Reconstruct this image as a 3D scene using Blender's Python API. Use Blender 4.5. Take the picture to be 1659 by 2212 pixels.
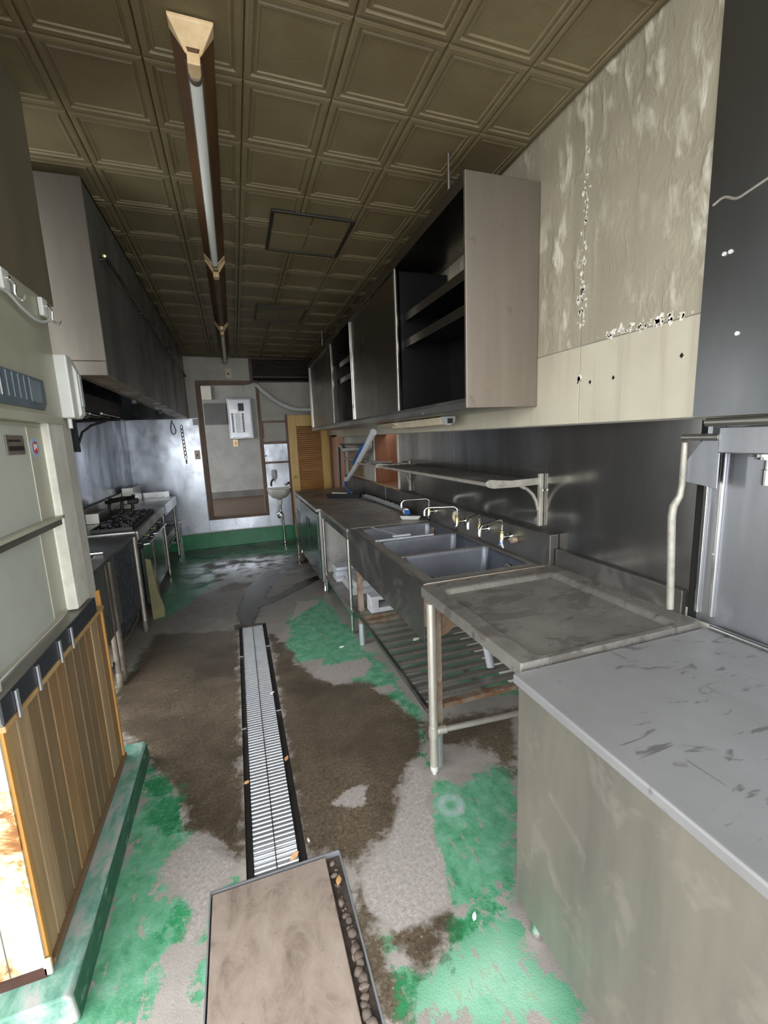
import bpy, bmesh, math, random
import numpy as np
from mathutils import Matrix, Vector
random.seed(7)
for o in list(bpy.data.objects): bpy.data.objects.remove(o)
SC = bpy.context.scene
COL = SC.collection

# ---------------------------------------------------------------- camera
def make_camera():
    p, y, r = 0.16998803, 0.31899361, 0.04051995
    f = Vector((math.sin(y)*math.cos(p), math.cos(y)*math.cos(p), -math.sin(p)))
    r0 = Vector((math.cos(y), -math.sin(y), 0)); d0 = f.cross(r0)
    R = r0*math.cos(r) + d0*math.sin(r); D = -r0*math.sin(r) + d0*math.cos(r)
    cam = bpy.data.cameras.new('camera'); co = bpy.data.objects.new('camera', cam); COL.objects.link(co)
    U = -D; B = -f
    co.matrix_world = Matrix(((R.x, U.x, B.x, 0), (R.y, U.y, B.y, 0), (R.z, U.z, B.z, 1.55), (0, 0, 0, 1)))
    cam.sensor_fit = 'VERTICAL'; cam.sensor_height = 36.0; cam.lens = 950.0/2212.0*36.0
    cam.clip_start = 0.02; cam.clip_end = 100
    SC.camera = co
make_camera()

# ---------------------------------------------------------------- world, daylight, exposure
W = bpy.data.worlds.new('overcast_sky'); SC.world = W; W.use_nodes = True
bg = W.node_tree.nodes['Background']; bg.inputs[0].default_value = (0.93, 0.97, 1.0, 1); bg.inputs[1].default_value = 1.5
def portal(name, loc, rot, sx, sy):
    l = bpy.data.lights.new(name, 'AREA'); l.shape = 'RECTANGLE'; l.size = sx; l.size_y = sy
    l.cycles.is_portal = True
    o = bpy.data.objects.new(name, l); COL.objects.link(o); o.location = loc; o.rotation_euler = rot
    return o
portal('entrance_daylight_portal', (0.2, -0.55, 1.45), (math.pi/2, 0, math.pi), 2.6, 2.8)
portal('side_daylight_portal', (-0.64, 0.35, 1.45), (math.pi/2, 0, -math.pi/2), 1.8, 2.8)
vs = SC.view_settings
vs.view_transform = 'Standard'; vs.look = 'None'; vs.gamma = 1.0; vs.use_curve_mapping = False
vs.exposure = 2.25

# ---------------------------------------------------------------- helpers
def lin(r, g, b):
    f = lambda c: (c/255/12.92 if c/255 <= 0.04045 else ((c/255+0.055)/1.055)**2.4)
    return (f(r), f(g), f(b), 1.0)

class MB:
    """collects shapes in world coordinates and builds ONE mesh object"""
    def __init__(s): s.v = []; s.f = []
    def add(s, vs, fs):
        n = len(s.v); s.v += [tuple(v) for v in vs]; s.f += [tuple(i+n for i in f) for f in fs]; return s
    def box(s, x0, x1, y0, y1, z0, z1):
        if x0 > x1: x0, x1 = x1, x0
        if y0 > y1: y0, y1 = y1, y0
        if z0 > z1: z0, z1 = z1, z0
        return s.add([(x0,y0,z0),(x1,y0,z0),(x1,y1,z0),(x0,y1,z0),(x0,y0,z1),(x1,y0,z1),(x1,y1,z1),(x0,y1,z1)],
                     [(3,2,1,0),(4,5,6,7),(0,1,5,4),(1,2,6,5),(2,3,7,6),(3,0,4,7)])
    def hexa(s, pts):       # 8 points, bottom four then top four
        return s.add(pts, [(3,2,1,0),(4,5,6,7),(0,1,5,4),(1,2,6,5),(2,3,7,6),(3,0,4,7)])
    def prism(s, poly, d):  # poly: 3D points of one face, d: extrusion vector
        n = len(poly); p2 = [tuple(a+b for a, b in zip(p, d)) for p in poly]
        return s.add(list(poly)+p2, [tuple(range(n))[::-1], tuple(range(n, 2*n))] + [(i, (i+1) % n, n+(i+1) % n, n+i) for i in range(n)])
    def tube(s, pts, r, n=10, caps=True):
        pts = [Vector(p) for p in pts]; rs = r if isinstance(r, (list, tuple)) else [r]*len(pts)
        vs = []; fs = []; up = None
        for i, p in enumerate(pts):
            t = (pts[min(i+1, len(pts)-1)] - pts[max(i-1, 0)]).normalized()
            if up is None:
                a = Vector((0,0,1)) if abs(t.z) < 0.9 else Vector((1,0,0)); up = t.cross(a).normalized()
            else:
                up = (up - t*up.dot(t)).normalized()
            w = t.cross(up)
            for k in range(n):
                a = 2*math.pi*k/n; vs.append(tuple(p + (up*math.cos(a) + w*math.sin(a))*rs[i]))
        for i in range(len(pts)-1):
            for k in range(n): fs.append((i*n+k, i*n+(k+1) % n, (i+1)*n+(k+1) % n, (i+1)*n+k))
        if caps: fs.append(tuple(range(n))[::-1]); fs.append(tuple(range((len(pts)-1)*n, len(pts)*n)))
        return s.add(vs, fs)
    def cyl(s, a, b, r, n=16): return s.tube([a, b], r, n)
    def lathe(s, c, prof, n=20, axis='z'):  # prof: (radius, height)
        vs = []; fs = []
        for (r, h) in prof:
            for k in range(n):
                a = 2*math.pi*k/n; x, y = r*math.cos(a), r*math.sin(a)
                vs.append({'z': (c[0]+x, c[1]+y, c[2]+h), 'x': (c[0]+h, c[1]+x, c[2]+y), 'y': (c[0]+x, c[1]+h, c[2]-y)}[axis])
        m = len(prof)
        for i in range(m-1):
            for k in range(n): fs.append((i*n+k, i*n+(k+1) % n, (i+1)*n+(k+1) % n, (i+1)*n+k))
        fs.append(tuple(range(n))[::-1]); fs.append(tuple(range((m-1)*n, m*n)))
        return s.add(vs, fs)
    def build(s, name, mat, parent=None, at=None, bev=0.0, smooth=False, seg=2):
        off = Vector((0,0,0))
        if parent is not None: off = ORIG[parent.name]
        elif at is not None: off = Vector(at)
        me = bpy.data.meshes.new(name); me.from_pydata([tuple(Vector(v)-off) for v in s.v], [], s.f); me.update()
        bm = bmesh.new(); bm.from_mesh(me); bmesh.ops.recalc_face_normals(bm, faces=bm.faces); bm.to_mesh(me); bm.free()
        me.materials.append(MT[mat] if isinstance(mat, str) else mat)
        o = bpy.data.objects.new(name, me); COL.objects.link(o)
        if parent is not None: o.parent = parent; ORIG[o.name] = off
        else: o.location = off; ORIG[o.name] = off
        if smooth:
            for p in me.polygons: p.use_smooth = True
            me.set_sharp_from_angle(angle=math.radians(38))
        if bev > 0:
            b = o.modifiers.new('bevel', 'BEVEL'); b.width = bev; b.segments = seg; b.limit_method = 'ANGLE'; b.angle_limit = math.radians(40)
            b.harden_normals = False
        return o
ORIG = {}
MT = {}
def tag(o, label, cat, group=None):
    o['label'] = label; o['category'] = cat
    if group: o['group'] = group
    return o
def thing(name, label, cat, loc, group=None):
    o = bpy.data.objects.new(name, None); COL.objects.link(o); o.location = loc; o.empty_display_size = 0.1
    ORIG[o.name] = Vector(loc); tag(o, label, cat, group); return o
def struct(o): o['kind'] = 'structure'; return o
def B(*a): return MB().box(*a)
def dup_part(o, parent, delta=(0,0,0)):
    c = o.copy(); COL.objects.link(c); c.parent = parent
    c.location = Vector(o.location) + Vector(delta); ORIG[c.name] = ORIG.get(parent.name, Vector((0,0,0))) if parent else c.location
    return c
def dup_thing(root, delta, label=None):
    r = root.copy(); COL.objects.link(r); r.location = Vector(root.location) + Vector(delta); ORIG[r.name] = Vector(r.location)
    if label: r['label'] = label
    for ch in list(root.children):
        c = ch.copy(); COL.objects.link(c); c.parent = r
        for g in ch.children:
            d = g.copy(); COL.objects.link(d); d.parent = c
    return r
def arc(c, r, a0, a1, n, plane='xz'):
    out = []
    for i in range(n+1):
        a = math.radians(a0 + (a1-a0)*i/n); u, v = r*math.cos(a), r*math.sin(a)
        out.append({'xz': (c[0]+u, c[1], c[2]+v), 'yz': (c[0], c[1]+u, c[2]+v), 'xy': (c[0]+u, c[1]+v, c[2])}[plane])
    return out
def spline(pts, n=8):
    P = [Vector(p) for p in pts]; P = [2*P[0]-P[1]] + P + [2*P[-1]-P[-2]]; out = []
    for i in range(1, len(P)-2):
        for k in range(n):
            t = k/n; a, b, c, d = P[i-1], P[i], P[i+1], P[i+2]
            out.append(0.5*((2*b) + (c-a)*t + (2*a-5*b+4*c-d)*t*t + (3*b-a-3*c+d)*t**3))
    out.append(P[-2]); return out

# ---------------------------------------------------------------- materials
class NT:
    def __init__(s, name):
        s.m = bpy.data.materials.new(name); s.m.use_nodes = True; s.t = s.m.node_tree
        s.b = s.t.nodes['Principled BSDF']; MT[name] = s.m
    def n(s, typ, **k):
        x = s.t.nodes.new(typ)
        for a, v in k.items(): setattr(x, a, v)
        return x
    def l(s, a, b): s.t.links.new(a, b)
    def pos(s, stretch=(1,1,1), rot=(0,0,0)):
        g = s.n('ShaderNodeNewGeometry'); m = s.n('ShaderNodeMapping'); m.inputs['Scale'].default_value = stretch; m.inputs['Rotation'].default_value = rot
        s.l(g.outputs['Position'], m.inputs['Vector']); return m.outputs[0]
    def noise(s, vec, scale, detail=4, rough=0.6, dist=0.0):
        x = s.n('ShaderNodeTexNoise'); x.inputs['Scale'].default_value = scale; x.inputs['Detail'].default_value = detail
        x.inputs['Roughness'].default_value = rough; x.inputs['Distortion'].default_value = dist
        s.l(vec, x.inputs['Vector']); return x.outputs['Fac']
    def ramp(s, fac, stops):
        x = s.n('ShaderNodeValToRGB'); e = x.color_ramp.elements
        while len(e) < len(stops): e.new(0.5)
        for i, (p, c) in enumerate(stops):
            e[i].position = p; e[i].color = c if isinstance(c, tuple) else (c, c, c, 1)
        s.l(fac, x.inputs[0]); return x.outputs[0]
    def mr(s, v, a, b, c=0.0, d=1.0):
        x = s.n('ShaderNodeMapRange'); x.inputs[1].default_value = a; x.inputs[2].default_value = b; x.inputs[3].default_value = c; x.inputs[4].default_value = d
        s.l(v, x.inputs[0]); return x.outputs[0]
    def mix(s, f, a, b):
        x = s.n('ShaderNodeMix', data_type='RGBA')
        for sock, v in ((x.inputs[0], f), (x.inputs[6], a), (x.inputs[7], b)):
            if hasattr(v, 'links'): s.l(v, sock)
            else: sock.default_value = v
        return x.outputs[2]
    def math(s, op, a, b=0.0):
        x = s.n('ShaderNodeMath', operation=op)
        for sock, v in ((x.inputs[0], a), (x.inputs[1], b)):
            if hasattr(v, 'links'): s.l(v, sock)
            else: sock.default_value = v
        return x.outputs[0]
    def bump(s, h, strength=0.3, dist=0.01, nrm=None):
        x = s.n('ShaderNodeBump'); x.inputs['Strength'].default_value = strength; x.inputs['Distance'].default_value = dist
        s.l(h, x.inputs['Height'])
        if nrm is not None: s.l(nrm, x.inputs['Normal'])
        return x.outputs[0]
    def set(s, col=None, rough=None, metal=None, nrm=None, **k):
        for nm, v in (('Base Color', col), ('Roughness', rough), ('Metallic', metal), ('Normal', nrm)):
            if v is None: continue
            if hasattr(v, 'links'): s.l(v, s.b.inputs[nm])
            else: s.b.inputs[nm].default_value = v
        for nm, v in k.items(): s.b.inputs[nm.replace('_', ' ')].default_value = v
        return s.m

def m_plain(name, c1, c2=None, scale=6.0, rough=0.5, bump=0.0, bscale=80.0, stretch=(1,1,1), metal=0.0, lo=0.35, hi=0.65, spec=0.5):
    t = NT(name); p = t.pos(stretch)
    c2 = c2 or c1
    col = t.ramp(t.noise(p, scale, 5, 0.65), [(lo, lin(*c1)), (hi, lin(*c2))])
    nrm = t.bump(t.noise(t.pos(), bscale, 3), bump, 0.004) if bump else None
    return t.set(col, rough, metal, nrm, Specular_IOR_Level=spec)

def m_steel(name, c1=(190,190,188), c2=(160,158,152), scale=3.0, r1=0.18, r2=0.35, stretch=(1,1,1), dirt=None, dscale=5.0, dlo=0.55, dhi=0.7, wob=0.0, wscale=6.0, metal=1.0, grain=None):
    t = NT(name); p = t.pos(stretch); n1 = t.noise(p, scale, 5, 0.6)
    col = t.ramp(n1, [(0.3, lin(*c1)), (0.7, lin(*c2))]); rg = t.mr(n1, 0.3, 0.7, r1, r2); mt = metal
    if dirt:
        d = t.noise(t.pos(), dscale, 8, 0.7, 0.4); mask = t.mr(d, dlo, dhi)
        col = t.mix(mask, col, lin(*dirt)); rg = t.math('ADD', rg, t.math('MULTIPLY', mask, 0.3))
        mt = t.math('SUBTRACT', metal, t.math('MULTIPLY', mask, 0.75*metal))
    nrm = None
    if wob: nrm = t.bump(t.noise(t.pos(stretch), wscale, 3, 0.5), wob, 0.02)
    if grain:
        g = t.noise(t.pos(grain), 60.0, 2); nrm = t.bump(g, 0.05, 0.002, nrm)
    return t.set(col, rg, mt, nrm)

m_steel('steel', (190,189,184), (156,153,146), 2.5, 0.28, 0.45, dirt=(104,97,86), dscale=4, dlo=0.56, dhi=0.8)
m_steel('steel_clean', (205,206,208), (180,180,180), 3, 0.2, 0.34)
m_steel('steel_bright', (225,226,226), (205,205,203), 3, 0.16, 0.28)
m_steel('steel_grating', (214,216,220), (190,192,196), 8, 0.35, 0.5, metal=0.7)
m_steel('steel_counter', (164,159,152), (128,124,118), 3.0, 0.32, 0.48, dirt=(104,97,88), dscale=7, dlo=0.5, dhi=0.75, metal=0.7)
m_steel('steel_basin', (104,106,112), (84,86,92), 5.0, 0.3, 0.45, dirt=(96,95,96), dscale=9, dlo=0.55, dhi=0.85, metal=0.9)
m_steel('steel_apron', (136,132,127), (100,97,93), 2.0, 0.28, 0.42, dirt=(92,88,82), dscale=3, dlo=0.5, dhi=0.8, wob=0.05, wscale=3, metal=0.9)
m_steel('steel_cabinet', (160,152,143), (132,125,117), 0.8, 0.22, 0.34, stretch=(1,1,0.4))
m_steel('steel_cabinet_side', (140,130,118), (122,113,102), 2.0, 0.42, 0.55, stretch=(3,3,0.25), dirt=(84,72,62), dscale=9, dlo=0.62, dhi=0.78, metal=0.8)
m_steel('steel_wall', (176,173,169), (104,102,100), 1.3, 0.12, 0.25, wob=0.04, wscale=2.5, stretch=(1,2.2,0.5), metal=0.93)
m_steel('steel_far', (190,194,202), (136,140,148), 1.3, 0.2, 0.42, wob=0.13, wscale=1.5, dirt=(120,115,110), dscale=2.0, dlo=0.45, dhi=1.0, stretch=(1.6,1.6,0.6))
m_steel('steel_panel_dark', (150,152,154), (116,118,120), 1.4, 0.24, 0.42, stretch=(1,1,0.35), wob=0.06, wscale=3)
m_steel('steel_panel_grey', (178,180,184), (148,150,156), 4.0, 0.32, 0.48, stretch=(1,3,0.3), dirt=(120,114,108), dscale=3, dlo=0.55, dhi=0.9)
m_steel('steel_table_front', (166,160,146), (122,118,110), 1.7, 0.3, 0.5, metal=0.75, stretch=(1,2.6,0.5), dirt=(104,97,84), dscale=7, dlo=0.54, dhi=0.8)
m_steel('hood_steel', (138,137,134), (100,98,94), 1.4, 0.34, 0.5, stretch=(1,1.6,0.35), dirt=(72,69,64), dscale=2.2, dlo=0.5, dhi=0.8, metal=0.6)
m_steel('hood_end_steel', (98,92,83), (72,67,60), 1.4, 0.42, 0.58, stretch=(2,1,0.35), metal=0.8)
m_steel('hood_filter', (190,160,112), (110,92,66), 8, 0.25, 0.5, dirt=(60,52,40), dscale=6, dlo=0.5, dhi=0.7)
m_steel('soot_steel', (78,81,83), (54,56,58), 3, 0.3, 0.55, dirt=(34,34,33), dscale=3, dlo=0.5, dhi=0.75, metal=0.8)
m_steel('oven_door', (136,148,142), (106,118,112), 2, 0.18, 0.3, dirt=(84,80,72), dscale=5, dlo=0.58, dhi=0.85)
m_steel('chrome', (232,232,230), (215,214,210), 3, 0.08, 0.16)
m_steel('brass', (206,196,150), (176,160,110), 6, 0.18, 0.3)
m_steel('aluminium', (206,208,212), (184,186,192), 4, 0.35, 0.5, metal=0.8)
m_steel('rusty_steel', (176,160,142), (132,116,100), 7, 0.4, 0.6, metal=0.5, dirt=(112,72,46), dscale=11, dlo=0.46, dhi=0.62)
m_steel('dirty_chrome', (222,216,206), (190,182,170), 7, 0.3, 0.45, dirt=(140,104,76), dscale=14, dlo=0.58, dhi=0.7, metal=0.75)
def mat_table_top():
    t = NT('steel_table_top'); p = t.pos(); n = t.noise(p, 3.0, 5, 0.6)
    col = t.ramp(n, [(0.3, lin(148,147,147)), (0.7, lin(130,129,128))])
    sm = t.noise(t.pos((0.9, 3.2, 1), (0, 0, 0.5)), 7.0, 4, 0.55, 1.2); m = t.mr(sm, 0.60, 0.66, 0, 0.8)
    sc = t.noise(t.pos((6, 0.5, 1), (0, 0, 0.9)), 6.0, 3, 0.5, 0.5); m2 = t.mr(sc, 0.70, 0.73, 0, 0.6)
    col = t.mix(m, col, lin(92,90,90)); col = t.mix(m2, col, lin(100,98,98))
    t.set(col, t.mr(n, 0.3, 0.7, 0.42, 0.55), 0.5)
mat_table_top()
m_steel('stained_plate', (176,172,166), (152,148,142), 4, 0.5, 0.65, metal=0.3, dirt=(112,84,64), dscale=7, dlo=0.58, dhi=0.72)
m_plain('rust_plate', (132,112,92), (98,72,52), 12, 0.8, 0.4, 60)
m_plain('cast_iron', (34,33,32), (20,19,19), 12, 0.55, 0.6, 60)
m_plain('black_plastic', (28,28,30), (20,20,22), 8, 0.4)
m_plain('dark_void', (8,8,8), (5,5,5), 4, 0.9)
m_plain('speckled_enamel', (44,46,58), (120,122,138), 26, 0.5, 0.3, 60, lo=0.5, hi=0.72)
m_plain('white_plastic', (206,206,200), (190,190,183), 4, 0.4)
m_plain('cream_plastic', (216,204,176), (196,180,150), 8, 0.45)
m_plain('yellowed_plastic', (226,200,158), (196,166,124), 9, 0.5)
m_plain('grey_plastic', (176,178,180), (160,162,164), 5, 0.4)
m_plain('blue_plastic', (36,110,196), (28,92,170), 5, 0.4)
m_plain('pvc_grey', (178,184,192), (160,166,174), 6, 0.35)
m_plain('hose_grey', (206,208,204), (186,188,184), 10, 0.5)
m_plain('ceramic', (224,222,214), (210,206,196), 4, 0.12)
m_plain('dark_rubber', (36,34,32), (26,24,24), 12, 0.6)
m_plain('fixture_brown', (104,72,40), (72,48,26), 5, 0.5, stretch=(1,0.3,1))
m_plain('fixture_metal', (120,112,100), (88,78,66), 8, 0.4)
m_plain('tube_glass', (244,245,240), (238,240,234), 2, 0.35)
m_plain('hatch_frame', (40,36,26), (28,25,18), 8, 0.45)
m_plain('khaki_cloth', (128,122,88), (112,106,76), 6, 0.7)
m_plain('concrete_block', (186,188,190), (160,162,164), 14, 0.9, 0.5, 140)
m_plain('concrete_block_pale', (196,198,204), (174,176,182), 14, 0.9, 0.4, 140)
m_plain('gravel_soil', (72,60,50), (44,36,30), 30, 0.95, 0.8, 90)
m_plain('dry_leaf', (214,170,120), (180,128,80), 20, 0.7)
m_plain('paper_scrap', (226,226,224), (206,206,206), 10, 0.7)
m_plain('red_print', (190,60,60), None, 4, 0.5)
m_plain('sticker_blue', (150,180,206), (140,170,198), 6, 0.5)
m_plain('sticker_white', (224,222,216), None, 4, 0.5)
m_plain('brown_wood', (116,70,42), (92,52,30), 3, 0.5, stretch=(6,6,0.7))
m_plain('dark_red_wood', (78,44,34), (52,28,22), 4, 0.5, stretch=(1,1,3))
m_plain('frame_wood', (120,92,70), (92,66,48), 4, 0.55, stretch=(6,6,0.8))
m_plain('rung_wood', (132,96,76), (104,72,54), 5, 0.55)
m_plain('door_yellow', (214,178,106), (196,158,88), 2.5, 0.45, stretch=(5,5,0.6))
m_plain('louver_wood', (206,150,82), (174,120,60), 3, 0.45, stretch=(0.6,5,5))
m_plain('pink_wood', (196,150,122), (178,130,102), 3, 0.5, stretch=(5,5,0.5))
m_plain('ledge_wood', (146,118,80), (112,88,58), 4, 0.6, stretch=(6,0.6,6))
m_plain('floor_boards', (104,82,62), (66,54,46), 2.0, 0.4, stretch=(0.5,6,6))
m_plain('plaster_grey', (186,182,172), (168,164,154), 3, 0.85, 0.15, 160)
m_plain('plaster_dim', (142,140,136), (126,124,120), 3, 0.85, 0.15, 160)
m_plain('paint_green_step', (44,132,86), (36,112,72), 5, 0.35, 0.2, 50)
m_plain('cream_metal', (168,166,146), (154,152,132), 3, 0.4, 0.05, 40)
m_plain('sash_cream', (174,172,152), (162,160,142), 3, 0.35)
m_plain('pane_frosted', (186,188,176), (174,176,164), 2, 0.22, 0.05, 30)
m_plain('post_cream', (212,208,196), (186,182,168), 7, 0.5)
m_plain('partition_upper', (112,104,84), (92,84,66), 2.2, 0.6, stretch=(1,1,0.4))
m_plain('sill_grey', (118,114,104), (90,86,78), 5, 0.4, stretch=(3,0.5,3))
m_plain('skirting_grey', (92,88,84), (76,72,68), 4, 0.6)
m_plain('dark_grey_panel', (78,78,76), (66,66,64), 3, 0.6)
m_plain('sill_dark', (92,88,80), (64,60,56), 5, 0.45)
m_plain('sill_edge_dark', (44,46,54), (34,36,42), 5, 0.4)
m_plain('grille_blue', (96,106,114), (80,90,98), 6, 0.4)
m_plain('grille_pane', (126,140,146), (104,118,126), 20, 0.2)
m_plain('baseboard_brown', (118,96,70), (100,80,58), 4, 0.5)
m_plain('wood_trim', (176,146,100), (156,124,80), 4, 0.5, stretch=(5,0.6,5))
m_plain('wood_trim_orange', (182,134,70), (166,118,54), 4, 0.5)
m_plain('outdoor_ground', (150,148,144), (130,128,124), 2, 0.9)

def mat_planks():
    for i, (c1, c2) in enumerate([((166,142,108),(138,114,82)), ((126,104,74),(104,84,58)), ((174,146,106),(146,118,82)), ((144,114,76),(120,92,60))]):
        t = NT('plank_%d' % i); p = t.pos((9, 9, 0.7)); n = t.noise(p, 4.0, 5, 0.65, 0.3)
        t.set(t.ramp(n, [(0.3, lin(*c1)), (0.7, lin(*c2))]), 0.5)
mat_planks()

def mat_ceiling():
    t = NT('ceiling_tile'); p = t.pos()
    big = t.noise(p, 1.6, 4, 0.6); col = t.ramp(big, [(0.3, lin(104,90,64)), (0.7, lin(124,113,84))])
    gy = t.noise(t.pos((1, 1, 1)), 9, 6, 0.7); col = t.mix(t.mr(gy, 0.5, 0.8, 0, 0.5), col, lin(96,80,54))
    v = t.n('ShaderNodeTexWave', wave_type='BANDS', bands_direction='Y'); v.inputs['Scale'].default_value = 44; v.inputs['Distortion'].default_value = 0.6; v.inputs['Detail'].default_value = 1
    t.l(p, v.inputs['Vector'])
    h = t.math('ADD', t.math('MULTIPLY', v.outputs['Fac'], 0.5), t.noise(p, 120, 2))
    t.set(col, 0.5, 0, t.bump(h, 0.22, 0.002))
mat_ceiling()

def mat_wall_white():
    # smoke-browned upper boards, paint flaking in pale slanting streaks that double as painted highlights
    t = NT('white_board'); ps = t.pos((1, 2.0, 0.8), (0.7, 0, 0))
    big = t.noise(t.pos(), 1.8, 5, 0.6); col = t.ramp(big, [(0.3, lin(160,152,133)), (0.7, lin(136,128,111))])
    st = t.noise(t.pos((1, 4, 0.25)), 3.0, 5, 0.6); col = t.mix(t.mr(st, 0.5, 0.8, 0, 0.5), col, lin(118,110,97))
    rp = t.noise(ps, 9.0, 4, 0.55, 0.35); cl = t.noise(t.pos((1, 1.3, 0.8), (0.75, 0, 0)), 2.4, 3, 0.6)
    up = t.mr(cl, 0.36, 0.58)
    chip_highlight = t.math('MULTIPLY', t.mr(rp, 0.53, 0.66), up)
    col = t.mix(t.math('MULTIPLY', chip_highlight, 0.85), col, lin(206,200,183))  # pale colour shows flaked paint and also paints in the streak highlights
    nrm = t.bump(t.math('MULTIPLY', t.mr(rp, 0.44, 0.70), up), 0.4, 0.012)
    t.set(col, 0.32, 0, nrm)
    t = NT('white_board_low'); big = t.noise(t.pos(), 2.0, 5, 0.6); col = t.ramp(big, [(0.3, lin(184,177,157)), (0.7, lin(166,158,140))])
    st = t.noise(t.pos((1, 6, 0.3)), 3.0, 5, 0.6); col = t.mix(t.mr(st, 0.56, 0.8, 0, 0.6), col, lin(140,132,117))
    fl = t.noise(t.pos(), 40, 6, 0.7); col = t.mix(t.mr(fl, 0.64, 0.72, 0, 0.5), col, lin(130,122,106))
    t.set(col, 0.4, 0, t.bump(t.noise(t.pos(), 12, 3), 0.1, 0.01))
mat_wall_white()

def mat_peel():
    t = NT('bare_plaster_flake'); t.set(t.ramp(t.noise(t.pos(), 60, 4), [(0.35, lin(232,230,222)), (0.65, lin(168,158,140))]), 0.8)
mat_peel()

def mat_rusty_board():
    t = NT('rusty_white_board'); p = t.pos()
    n = t.noise(p, 7, 8, 0.75, 0.6); col = t.ramp(n, [(0.50, lin(178,176,166)), (0.55, lin(168,152,110)), (0.60, lin(140,92,44)), (0.70, lin(104,60,28))])
    t.set(col, 0.6, 0, t.bump(n, 0.4, 0.004))
mat_rusty_board()

def mat_kerb():
    t = NT('kerb_green'); p = t.pos()
    n = t.noise(t.pos((1.4, 0.7, 1)), 8, 9, 0.72, 0.3); col = t.ramp(n, [(0.30, lin(72,116,98)), (0.43, lin(98,140,123)), (0.51, lin(126,156,144)), (0.56, lin(152,154,148)), (0.72, lin(168,164,157))])
    t.set(col, 0.5, 0, t.bump(t.noise(p, 50, 4), 0.4, 0.004))
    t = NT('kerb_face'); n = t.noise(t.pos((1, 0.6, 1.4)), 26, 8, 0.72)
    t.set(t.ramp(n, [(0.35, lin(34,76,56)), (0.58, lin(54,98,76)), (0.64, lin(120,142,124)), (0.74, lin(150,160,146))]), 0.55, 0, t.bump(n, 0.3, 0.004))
mat_kerb()

m_steel('bracket_alloy', (168,163,152), (138,133,122), 12, 0.45, 0.6, metal=0.5, dirt=(112,106,96), dscale=20, dlo=0.5, dhi=0.7)
m_steel('cabinet_inside_shade', (44,44,45), (30,30,31), 3, 0.35, 0.5, metal=0.7)  # cabinet steel darkened, the shade inside is put into the colour
m_plain('pipe_wrap', (240,240,240), (226,226,228), 8, 0.5)
def mat_dished():
    t = NT('dished_steel'); p = t.pos(); n = t.noise(p, 3.0, 6, 0.65)
    col = t.ramp(n, [(0.3, lin(172,167,160)), (0.7, lin(134,129,123))])
    d = t.noise(t.pos((1, 1.6, 1)), 4.0, 10, 0.72, 0.6); m = t.mr(d, 0.47, 0.56)
    col = t.mix(t.math('MULTIPLY', m, 0.85), col, lin(70,64,58))
    sp = t.noise(p, 120, 2); col = t.mix(t.mr(sp, 0.74, 0.77, 0, 0.8), col, lin(190,186,180))
    sm = t.noise(t.pos((0.8, 3.0, 1), (0, 0, 0.4)), 8.0, 3, 0.5, 1.0); col = t.mix(t.mr(sm, 0.66, 0.70, 0, 0.6), col, lin(66,62,58))
    t.set(col, t.math('ADD', t.mr(n, 0.3, 0.7, 0.34, 0.46), t.math('MULTIPLY', m, 0.2)), t.math('SUBTRACT', 0.75, t.math('MULTIPLY', m, 0.5)))
mat_dished()
def mat_pebble():
    t = NT('pebble'); oi = t.n('ShaderNodeObjectInfo')
    c = t.ramp(oi.outputs['Random'], [(0.0, lin(128,114,102)), (0.5, lin(96,84,74)), (1.0, lin(74,62,54))])
    c = t.mix(t.mr(t.noise(t.pos(), 60, 4), 0.4, 0.7, 0, 0.5), c, lin(112,98,88)); t.set(c, 0.85)
mat_pebble()
def mat_board():
    t = NT('plywood_board'); n = t.noise(t.pos((1.5, 1, 1)), 7, 8, 0.72, 0.6); col = t.ramp(n, [(0.3, lin(150,136,124)), (0.52, lin(136,121,109)), (0.72, lin(96,82,72))])
    d = t.noise(t.pos(), 38, 3); col = t.mix(t.mr(d, 0.68, 0.74), col, lin(92,78,68))
    t.set(col, 0.7, 0, t.bump(n, 0.3, 0.004))
mat_board()

# ================================================================ FLOOR (paint, wear and wet zones laid out in metres)
BROWN = [
    [(-0.76, 3.88), (-0.11, 3.69), (-0.1, 2.68), (-0.11, 1.5), (-0.19, 1.57), (-0.28, 1.7), (-0.34, 1.78), (-0.38, 1.96), (-0.52, 2.2), (-0.61, 2.36), (-0.76, 2.58), (-0.89, 3.01), (-0.82, 3.28), (-0.8, 3.56)] ,
    [(0.14, 3.49), (0.24, 3.24), (0.3, 2.88), (0.46, 2.57), (0.69, 2.52), (0.76, 2.26), (0.81, 2.01), (0.77, 1.85), (0.64, 1.74), (0.55, 1.59), (0.44, 1.44), (0.32, 1.36), (0.28, 1.32), (0.25, 1.4), (0.11, 1.48), (0.12, 2.31)] ,
    [(0.33, 1.11), (0.41, 1.09), (0.54, 1.1), (0.53, 1.05), (0.48, 1.01), (0.41, 0.98), (0.37, 0.98), (0.34, 1.03)] ,
    [(0.27, 1.33), (0.29, 1.2), (0.3, 1.05), (0.32, 0.87), (0.22, 0.91), (0.23, 1.16)] ,
    [(-0.09, 3.8), (-0.1, 4.14), (-0.0, 4.79), (0.2, 5.32), (0.63, 5.62), (0.98, 5.88), (0.94, 5.68), (0.41, 5.22), (0.24, 4.8), (0.09, 4.18), (0.01, 3.76)] ,
    [(0.03, 4.23), (0.28, 4.43), (0.5, 4.68), (0.8, 4.88), (0.78, 4.78), (0.51, 4.52), (0.27, 4.28), (0.04, 4.12)] ,
    [(0.99, 1.8), (1.3, 1.83), (1.06, 1.5), (1.05, 1.67)] ,
    [(0.82, 2.02), (1.37, 1.94), (1.23, 1.74), (0.96, 1.79), (0.8, 1.88)] ,
]
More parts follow.
